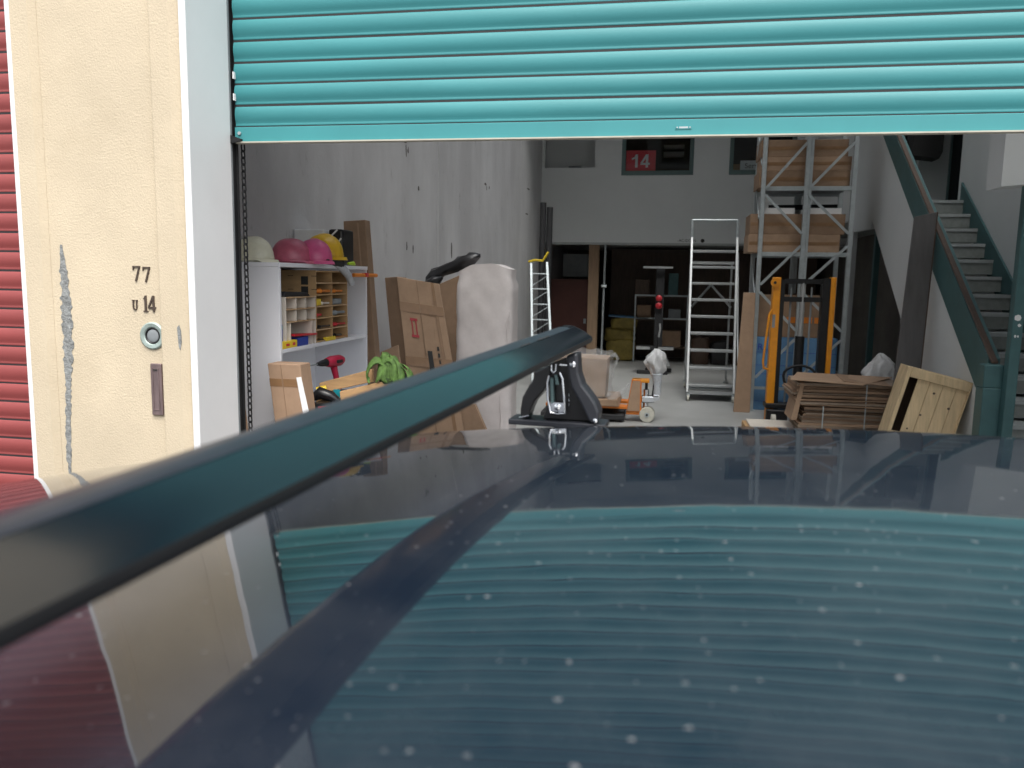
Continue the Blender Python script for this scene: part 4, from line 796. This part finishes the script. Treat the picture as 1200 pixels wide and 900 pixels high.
# ------------------------------------------------------------ pallet with flattened cartons
pa = thing('low_pallet', 'wooden pallet topped with pale board under the flattened cartons', 'pallet', (1.9, 9.1, 0))
for k in range(6): B(1.02, 2.62, 8.72+.14*k, 8.83+.14*k, .12, .142).build('deck_board', 'pinebox', pa, bevel=.002)
for x in (1.02, 1.75, 2.5): 
    B(x, x+.1, 8.72, 9.55, .098, .1195).build('stringer', 'pinebox', pa)
    for y in (8.72, 9.08, 9.44): B(x, x+.1, y, y+.1, .0, .0978).build('block', 'pinebox', pa)
tag(MB().hexa([(1.06, 8.75, .144), (2.5, 8.72, .144), (2.5, 9.5, .144), (1.06, 9.5, .144)], [(1.06, 8.75, .168), (2.5, 8.72, .168), (2.5, 9.5, .168), (1.06, 9.5, .168)]).build('pale_board', 'plypale', bevel=.002), 'pale plywood board lying on the low pallet', 'board')
fc = thing('flattened_cartons', 'strapped stack of flattened brown cartons on the low pallet', 'cardboard', (2.0, 9.1, .17))
zc = .17
rnd = random.Random(5)
for k in range(24):
    th = rnd.uniform(.012, .026); low = k < 12
    x0_, x1_ = (1.53+.006*k+rnd.uniform(-.02, .02), 2.44+rnd.uniform(-.03, .04)) if low else (1.47+rnd.uniform(-.05, .05), 2.53+rnd.uniform(-.07, .06))
    y0_ = 8.81+rnd.uniform(-.02, .02)-(.0 if low else .03); dy = rnd.uniform(-.03, .03); tl = rnd.uniform(-.012, .012); sag = rnd.uniform(0, .006)
    if k == 12: zc += .018
    xm = (x0_+x1_)/2
    for a_, b_, za, zb in ((x0_, xm, 0, sag), (xm, x1_, sag, tl)):
        MB().hexa([(a_, y0_+dy*(a_-xm), zc+za), (b_, y0_+dy*(b_-xm), zc+zb), (b_, 9.45, zc+zb), (a_, 9.45, zc+za)], [(a_, y0_+dy*(a_-xm), zc+th+za), (b_, y0_+dy*(b_-xm), zc+th+zb), (b_, 9.45, zc+th+zb), (a_, 9.45, zc+th+za)]).build('flat_carton', ('cardboard3', 'cardboard2', 'cardboard3', 'cardboard')[k % 4] if low else ('cardboard', 'cardboard2', 'cardboard', 'cardboard3', 'cardboard2')[k % 5], fc)
    zc += th+.001+(rnd.uniform(0, .008) if k % 3 == 0 else 0)
B(1.76, 1.772, 8.774, 8.778, .17, .46).build('strap', 'galv', fc); B(2.18, 2.192, 8.774, 8.778, .17, zc).build('strap', 'galv', fc)
tag(MB().hexa([(1.40, 8.70, zc+.035), (2.10, 8.62, zc+.012), (2.6, 9.4, zc+.02), (1.60, 9.5, zc+.03)], [(1.40, 8.70, zc+.042), (2.10, 8.62, zc+.019), (2.6, 9.4, zc+.027), (1.60, 9.5, zc+.037)]).build('cardboard_flap', 'cardboard', bevel=.001), 'loose flat cardboard lying slanted on top of the carton stack', 'cardboard')
tag(MB().hexa([(1.95, 8.75, zc+.03), (2.60, 8.72, zc-.015), (2.62, 9.3, zc-.01), (2.0, 9.4, zc+.035)], [(1.95, 8.75, zc+.037), (2.60, 8.72, zc-.007), (2.62, 9.3, zc-.003), (2.0, 9.4, zc+.042)]).build('cardboard_flap', 'cardboard2', bevel=.001), 'second loose cardboard flap drooping to the right of the stack', 'cardboard')
MB().hexa([(1.44, 8.76, .30), (1.50, 8.76, .30), (1.50, 9.2, .30), (1.44, 9.2, .30)], [(1.52, 8.76, zc), (1.56, 8.76, zc), (1.56, 9.2, zc), (1.52, 9.2, zc)]).build('folded_side', 'cardboard', fc)
tag(B(2.40, 2.78, 9.72, 10.1, 0, .46).build('brown_carton', 'cardboard2', bevel=.006), 'low brown carton under the white plastic bag', 'box')

# leaning grey board and wooden crate against the stair wall
lb = thing('leaning_board', 'long dark grey board leaning upright against the stair wall', 'board', (2.5, 8.75, 0))
MB().hexa([(2.37, 8.62, 0), (2.62, 8.62, 0), (2.62, 8.66, 0), (2.37, 8.66, 0)], [(2.575, 8.98, 2.45), (2.782, 8.98, 2.50), (2.782, 9.02, 2.50), (2.575, 9.02, 2.45)]).build('board_face', 'greyboard', lb, bevel=.002)
MB().hexa([(2.6205, 8.619, 0), (2.632, 8.619, 0), (2.632, 8.661, 0), (2.6205, 8.661, 0)], [(2.7825, 8.979, 2.50), (2.794, 8.979, 2.50), (2.794, 9.021, 2.50), (2.7825, 9.021, 2.50)]).build('board_edge', 'brownwood', lb)
ck = thing('pine_crate', 'pale pine crate tipped on its corner against the stair wall', 'crate', (2.45, 7.7, 0))
A = Matrix.Translation(Vector((2.595, 7.7, .012))) @ Matrix.Rotation(R(13.5), 4, 'Y') @ Matrix.Rotation(R(0), 4, 'Z')
CW, CH, CD = .535, .90, .34
def ckb(x0, x1, y0, y1, z0, z1, nm='plank', m='pine'): return MB().box(x0, x1, y0, y1, z0, z1).xf(A).build(nm, m, ck, bevel=.003)
xs_ = [-CW+.085, -CW+.195, -CW+.31, -CW+.425, -.001]
for a, b in zip(xs_[:-1], xs_[1:]): ckb(a+.0015, b-.0015, .0+random.uniform(-.002, .002), .018, .09, CH-.09)
ckb(-CW+.006, -.012, -.022, -.0025, CH-.088, CH-.004, 'batten'); ckb(-.010, 0, -.024, CD, .0, CH, 'frame_rail')
ckb(-CW-.03, -CW+.004, -.024, .016, .0, CH, 'frame_rail'); ckb(-CW+.006, -.012, -.022, -.0025, .0, .086, 'batten')
ckb(-CW+.006, -CW+.083, -.001, .016, .0, .30, 'corner_piece'); ckb(-CW-.0, -CW+.012, .018, CD, .0, CH, 'side_board'); ckb(-CW+.014, -.012, CD-.012, CD, .01, CH-.01, 'back_board', 'brownwood')
ckb(-CW+.014, -.012, .02, CD-.014, CH-.02, CH-.002, 'end_board')
for (x, z, r_) in ((-.12, .62, .012), (-.33, .50, .010), (-.28, .72, .011), (-.40, .35, .009), (-.16, .30, .010)):
    MB().lathe([(r_, 0), (r_, -.0025), (r_*.3, -.0025)], (x, -.0005, z), 10, 'y').xf(A).build('wood_knot', 'brownwood', ck)

# ------------------------------------------------------------ pallet truck and wrapped carton in the middle
pj = thing('pallet_truck', 'orange hand pallet truck with white bag over its handle', 'pallet truck', (-.2, 10, 0))
MB().hexa([(-.345, 9.86, .09), (-.155, 9.86, .09), (-.155, 10.0, .09), (-.345, 10.0, .09)], [(-.285, 9.90, .53), (-.165, 9.90, .53), (-.165, 10.0, .53), (-.285, 10.0, .53)]).build('front_plate', 'pinebox' if False else 'orange', pj, bevel=.008)
MB().hexa([(-.33, 9.845, .14), (-.175, 9.845, .14), (-.175, 9.86, .14), (-.33, 9.86, .14)], [(-.275, 9.885, .51), (-.18, 9.885, .51), (-.18, 9.90, .51), (-.275, 9.90, .51)]).build('worn_panel', 'cardboard', pj)
B(-.28, -.07, 9.9, 10.05, .49, .53).build('top_arm', 'yelloworange', pj, bevel=.005); MB().cyl((-.105, 9.97, .16), (-.105, 9.97, .40), .035, 12).build('pump', 'chrome', pj, 40); MB().cyl((-.105, 9.97, .40), (-.105, 9.97, .5), .018, 10).build('pump_rod', 'blackmetal', pj, 40)
B(-.16, .0, 9.9, 10.02, .24, .32).build('pump_block', 'chrome', pj, bevel=.01); MB().lathe([(.02, 0), (.045, .005), (.045, .06), (.02, .065)], (.02, 9.9, .31), 12, 'y').build('pump_valve', 'chrome', pj, 40)
for y in (9.88, 10.0): 
    w_ = MB().lathe([(.03, -.03), (.088, -.028), (.095, -.02), (.095, .02), (.088, .028), (.03, .03)], (-.085, y, .096), 24, 'y').build('wheel', 'wheelwhite', pj, 35); MB().lathe([(.03, -.036), (.03, .036)], (-.085, y, .096), 14, 'y').build('hub', 'galv', w_, 35); MB().lathe([(.014, -.039), (.014, .039)], (-.085, y, .096), 10, 'y').build('axle', 'ink', w_, 35)
MB().tube([(-.02, 9.98, .30), (.01, 10.02, .6), (.0, 10.05, .95), (-.01, 10.06, 1.08)], .02, 8).build('tow_bar', 'blackmetal', pj, 50); MB().tube([(.02, 10.06, 1.05), (.035, 10.06, 1.15), (.03, 10.06, 1.22)], .012, 8).build('handle_grip', 'alu', pj, 50)
for y in (9.9, 10.35):
    B(-1.35, -.33, y-.07, y+.07, .16, .20).build('fork', 'orange', pj, bevel=.005); MB().lathe([(.02, -.05), (.035, -.05), (.035, .05), (.02, .05)], (-1.25, y, .12), 10, 'y').build('fork_roller', 'wheelwhite', pj)
def pleated(cx, cy, prof, seed, n=40, m=16):
    rd = random.Random(seed); ph = [rd.uniform(0, 6.28) for _ in range(6)]; mb = MB(); k_ = len(prof)
    rows_ = []
    for a in range(m+1):
        f = a/m*(k_-1); i0 = min(int(f), k_-2); t = f-i0; z = prof[i0][0]*(1-t)+prof[i0+1][0]*t; r_ = prof[i0][1]*(1-t)+prof[i0+1][1]*t
        for b in range(n):
            th = 2*math.pi*b/n; w_ = 1+.16*math.sin(5*th+ph[0]+6*f*.3)+.10*math.sin(9*th+ph[1]-f)+.07*math.sin(14*th+ph[2]+2*f)+rd.uniform(-.035, .035)
            mb.v.append((cx+r_*w_*math.cos(th)+.012*math.sin(f*2+ph[3]), cy+.75*r_*w_*math.sin(th), z+rd.uniform(-.006, .006)))
    mb.f = [(a*n+b, a*n+(b+1) % n, (a+1)*n+(b+1) % n, (a+1)*n+b) for a in range(m) for b in range(n)]+[tuple(range(n))[::-1], tuple(range(m*n, (m+1)*n))]
    return mb
tag(pleated(.005, 10.03, [(.555, .035), (.58, .06), (.66, .105), (.74, .118), (.82, .105), (.875, .06), (.905, .02)], 31).build('white_plastic_bag', 'bagwhite', smooth=80), 'white plastic bag pulled over the pallet truck handle', 'bag')
tag(pleated(2.60, 9.9, [(.461, .15), (.52, .19), (.62, .20), (.72, .16), (.82, .13), (.90, .07), (.95, .02)], 77).build('white_plastic_bag', 'bagwhite', smooth=80), 'crumpled white plastic bag behind the flattened cartons', 'bag')
MB().tube([(.02, 9.95, .60), (.03, 9.95, .45), (.03, 9.94, .34)], .05, 10, rad=[.07, .045, .05]).build('bag_tail', 'silvercloth', pj, 60)
# wrapped carton on the truck
wc = thing('wrapped_carton', 'brown carton wrapped in loose clear film on the pallet truck', 'box', (-.8, 10.1, .2))
MB().hexa([(-1.25, 9.75, .31), (-.60, 9.75, .31), (-.60, 10.3, .31), (-1.25, 10.3, .31)], [(-1.25, 9.75, .80), (-.585, 9.75, .78), (-.585, 10.3, .78), (-1.25, 10.3, .80)]).build('carton_body', 'cardboard', wc, bevel=.006)
lumpy(-1.28, -.53, 9.70, 10.34, .30, .86, 12, 0, 0, .02, 55, .03).build('film', 'plasticwrap', wc, 60)
MB().tube([(-.55, 9.8, .82), (-.50, 9.78, .84), (-.46, 9.76, .80), (-.50, 9.78, .70), (-.54, 9.78, .55)], .02, 8, rad=[.012, .03, .02, .02, .01]).build('film_fold', 'plasticwrap', wc, 60)
MB().tube([(-.56, 9.72, .33), (-.48, 9.70, .34), (-.38, 9.66, .40), (-.31, 9.66, .50)], .03, 8, rad=[.05, .045, .03, .006]).build('film_fold', 'plasticwrap', wc, 60)
tag(MB().hexa([(-1.3, 9.7, .202), (-.42, 9.72, .202), (-.42, 10.45, .202), (-1.3, 10.45, .202)], [(-1.3, 9.7, .30), (-.45, 9.72, .29), (-.45, 10.45, .29), (-1.3, 10.45, .30)]).build('crushed_carton', 'cardboard', bevel=.01), 'crushed brown carton lying on the truck forks', 'box')
tag(B(-1.4, -.36, 9.74, 10.5, .03, .1).build('dark_mat', 'darkrubber', bevel=.01), 'dark board lying on the floor under the pallet truck', 'board')

# ------------------------------------------------------------ parked car: the dusty roof fills the foreground
Q = (-.2, .0357, .0008, -.0702, .0483, -.0888)
def zr(x, y): 
    t = y-.7; return HC+Q[0]+Q[1]*x+Q[2]*t+Q[3]*x*x+Q[4]*x*t+Q[5]*t*t
fe = lambda x: 1.2346-.0991*x+.0634*x*x
ne = lambda x: .16-.0991*x-.03*x*x
car = thing('parked_car', 'dusty dark blue car parked across the open unit', 'car', (.2, .7, -.03))
xs_ = [-1.75+.05*i for i in range(0, 76)]
FAR = [(.03, -.0045), (.06, -.0105), (.10, -.0200), (.15, -.0345), (.19, -.0480), (.215, -.060), (.228, -.075), (.232, -.10)]
rows = []
for x in xs_:
    row = []; n = 26
    y_n, y_f = ne(x), fe(x)
    for (d, dz) in FAR[::-1]: row.append((x, y_n-d*.8, zr(x, y_n)+dz))
    for j in range(n+1):
        y = y_n+(y_f-y_n)*j/n; row.append((x, y, zr(x, y)))
    for (d, dz) in FAR: row.append((x, y_f+d, zr(x, y_f)+dz))
    rows.append(row)
k = len(rows[0]); mb = MB(); mb.v = [p for r_ in rows for p in r_]
mb.f = [(i*k+j, (i+1)*k+j, (i+1)*k+j+1, i*k+j+1) for i in range(len(rows)-1) for j in range(k-1)]
rfp = mb.build('roof_panel', 'carpaint', car, 60)
# gutters, glazing, pillars, doors, wheels below the roof line
def strip(fn0, fn1, x0, x1, n=24):
    mb = MB(); a = [x0+(x1-x0)*i/n for i in range(n+1)]
    mb.v = [fn0(x) for x in a]+[fn1(x) for x in a]; mb.f = [(i, i+1, n+1+i+1, n+1+i) for i in range(n)]; return mb
for side in (1, -1):
    ed = (lambda x: fe(x)+.232) if side > 0 else (lambda x: ne(x)-.186)
    eb = (lambda x: fe(x)) if side > 0 else (lambda x: ne(x))
    zt = lambda x, eb=eb: zr(x, eb(x))-.10
    wide = .17 if side > 0 else .12
    yb = lambda x, ed=ed, s_=side, w_=wide: ed(0)+s_*w_-.0991*x
    strip(lambda x: (x, ed(x), zt(x)), lambda x: (x, ed(x)+side*.004, zt(x)-.035), -1.75, 2.0).build('gutter_trim', 'barlip', car)
    strip(lambda x: (x, ed(x)+side*.002, zt(x)-.036), lambda x: (x, yb(x), 1.02), -1.2, 2.0).build('side_window', 'tint', car)
    for xp in (-1.35, -.2, .95, 1.95): strip(lambda x: (x, ed(x)+side*.006, zt(x)-.034), lambda x: (x, yb(x)+side*.006, 1.02), xp, xp+.09, 2).build('pillar', 'barlip', car)
    for (xa, xb) in ((-2.6, -1.31), (-1.30, -.16), (-.15, .99), (1.0, 2.55)):
        bd = MB(); cs = [(0, 1.02), (.05, .90), (.07, .70), (.06, .45), (.02, .30)]
        for x in (xa, xb):
            for (o_, z) in cs: bd.v.append((x, yb(x)+side*o_, z))
        bd.f = [(i, i+1, len(cs)+i+1, len(cs)+i) for i in range(len(cs)-1)]
        bd.build('door_panel', 'carpaint', car, 60)
    for xw in (-1.75, 1.75):
        c_ = (xw, yb(xw)+side*.0, .31)
        w_ = MB().lathe([(.20, -.1), (.31, -.1), (.335, -.07), (.335, .07), (.31, .1), (.20, .1)], c_, 28, 'y').build('wheel', 'darkrubber', car, 40)
        MB().lathe([(.05, -.106), (.20, -.104), (.20, .104), (.05, .106)], c_, 20, 'y').build('rim', 'alu', w_, 40)
strip(lambda y: (-1.75, y, zr(-1.75, max(ne(-1.75), min(fe(-1.75), y)))), lambda y: (-2.45, y, 1.0), ne(-1.75), fe(-1.75)).build('windscreen', 'tint', car)
B(-3.4, -2.46, .05, 1.85, .75, .98).build('bonnet', 'carpaint', car, bevel=.08, seg=3)
strip(lambda y: (2.0, y, zr(2.0, y)), lambda y: (2.5, y, 1.0), ne(2.0), fe(2.0)).build('rear_window', 'tint', car)
B(-2.5, 2.5, 0.0, 1.4, .28, .45).build('floor_pan', 'barlip', car)

# ------------------------------------------------------------ roof bar with its feet
rbk = thing('roof_bar', 'satin black roof rack bar crossing the car roof', 'roof bar', (-.2, 1.2, 1.62))
bd_ = Vector((.0801, 1, .0125))
sec = [(0, 0), (.002, .004), (.0015, .010), (-.004, .0145), (-.012, .0195), (-.022, .0250), (-.034, .0300)]      # lip, broad right flank
top = [(-.034, .0300), (-.036, .0318), (-.046, .0332), (-.055, .0330), (-.057, .0316)]
back = [(-.057, .0316), (-.070, .0270), (-.081, .0180), (-.086, .009), (-.083, .002), (-.07, -.002), (-.02, -.003)]
def bp(u_, w_, Y): 
    o_ = Vector((-.156, 1.28, 1.62))+bd_*(Y-1.28); return o_+Vector((u_, -.08*u_, w_))
def sweep(prof, ys, closed=False, scl=None):
    mb = MB(); n = len(prof)
    for i, Y in enumerate(ys):
        s_ = scl[i] if scl else 1
        for (u_, w_) in prof: mb.v.append(tuple(bp(-.042+(u_+.042)*s_, .012+(w_-.012)*s_, Y)))
    for i in range(len(ys)-1):
        for j in range(n if closed else n-1): mb.f.append((i*n+j, i*n+(j+1) % n, (i+1)*n+(j+1) % n, (i+1)*n+j))
    return mb
YE = 1.60; ys = [-.25+.05*i for i in range(0, 38)]; ys = [y for y in ys if y < YE]+[YE]
sweep(sec[2:], ys).build('bar_flank', 'barblack', rbk, 50)
sweep(sec[:3], ys).build('bar_lip', 'barlip', rbk, 50); sweep(back, ys).build('bar_back', 'barblack', rbk, 50)
sweep([back[-1], sec[0]], ys).build('bar_base', 'barlip', rbk)
sweep([(-.0335, .0302)]+top[1:-1]+[(-.0573, .0316)], [y for y in ys if y < 1.55]+[1.55]).build('rubber_strip', 'barstrip', rbk, 50)
sweep(top, [1.551, YE]).build('bar_top', 'barblack', rbk, 50)
full = sec+top[1:]+back[1:]
cap = sweep(full, [YE+.0005, YE+.010, YE+.018, YE+.022], True, [1.0, .985, .93, .80]); n = len(full); cap.f.append(tuple(range(3*n, 4*n))); cap.build('end_cap', 'barblack', rbk, 50)
for (a, b) in ((1.16, 1.22), (1.27, 1.36)): sweep([(-.0325, .0303), (-.0345, .0315)], [a, b]).build('strip_tear', 'ink', rbk)

def foot(name, O_, flip=1, label=None):
    ft = bpy.data.objects.new('mounting_foot', None); COL.objects.link(ft); ft.parent = rbk; ft.location = Vector(O_)-Vector(rbk.location)
    K = .00152
    ax, ay = Vector((.9968, -.0799, 0)), Vector((.0799, .9968, 0))*flip
    def poly(pts, d0, d1, nm, m, bevel=.002, sm=None):
        mb = MB(); n = len(pts); P = [Vector(O_)+ax*((p[0]-655)*K)+Vector((0, 0, (496-p[1])*K)) for p in pts]
        mb.v = [tuple(p+ay*d0) for p in P]+[tuple(p+ay*d1) for p in P]
        mb.f = [tuple(range(n)), tuple(range(n, 2*n))]+[(i, (i+1) % n, n+(i+1) % n, n+i) for i in range(n)]
        return mb.build(nm, m, ft, sm, bevel=bevel, seg=2)
    poly([(593, 493), (712, 493), (712, 500), (593, 500)], -.012, .05, 'foot_pad', 'greyplastic')
    poly([(606.7, 492), (606.7, 481), (609, 466), (616, 452.7), (622, 443), (623, 434), (645, 424), (640, 450), (632, 461), (624, 471), (619, 483), (617, 492)], -.004, .035, 'leg_cover', 'blackplastic', .003)
    poly([(640, 425), (668, 412), (671, 450), (680, 463), (693, 492), (634, 492), (637, 483), (641, 466)], .004, .040, 'foot_core', 'blackplastic')
    poly([(663, 412), (677, 408), (679, 432), (684, 446), (694, 458), (701, 468), (705, 478), (704, 489), (699, 492), (693, 490), (687, 477), (679, 463), (671, 451), (667, 437)], -.016, .030, 'leg_cover', 'greyplastic', .006)
    def P3(x, y, d): return Vector((0, 0, 0))+Vector(O_)+ax*((x-655)*K)+Vector((0, 0, (496-y)*K))+ay*d
    MB().tube([P3(*p, -.012) for p in ((643, 437), (641, 446), (642, 466), (645.5, 482), (655, 483), (664, 482), (662, 462), (659.5, 440), (656, 433))], .0022, 8).build('clamp_frame', 'chrome', ft, 60)
    poly([(644, 440), (648, 440), (649, 470), (646, 472)], -.012, .0, 'clamp_plate', 'tealframe', .001); poly([(644.5, 469), (662.5, 469), (663.5, 481), (646, 481)], -.010, -.004, 'clamp_plate', 'chrome', .001)
    MB().lathe([(.0065, -.0), (.0062, -.004), (.003, -.0055)], tuple(P3(654, 475, -.010)), 14, 'y').build('clamp_bolt', 'chrome', ft, 40)
    MB().tube([P3(*p, -.010) for p in ((645.5, 424), (645.5, 431), (648, 434), (651, 431), (651, 423))], .0016, 8).build('hook_loop', 'chrome', ft, 60)
    poly([(649, 436), (653, 436), (655, 448), (651, 448)], -.011, -.006, 'lever', 'tealframe', .001); poly([(655, 423), (664, 423), (664, 424.6), (655, 424.6)], -.008, -.004, 'cross_pin', 'chrome', 0)
    MB().lathe([(.0055, 0), (.0055, -.0015), (.002, -.003)], tuple(P3(672, 422, -.016)), 14, 'y').build('screw_cap', 'chrome', ft, 40)
    for (x, y) in ((666.5, 459), (666.5, 465), (666.5, 471)): MB().tube([P3(x, y, .002), P3(x, y+3.5, .002)], .0014, 6).build('pin', 'chrome', ft, 60)
    MB().tube([P3(606, 491, -.008), P3(611, 490, -.008), P3(618, 488, -.008)], .0016, 6).build('edge_clip', 'chrome', ft, 60); MB().lathe([(.004, 0), (.004, -.003), (.001, -.004)], tuple(P3(701, 488, -.016)), 10, 'y').build('screw_cap', 'chrome', ft, 40)
    return ft
foot('mounting_foot', (-.172, 1.44, 1.485))
foot('mounting_foot', (-.285, .02, 1.485), -1)
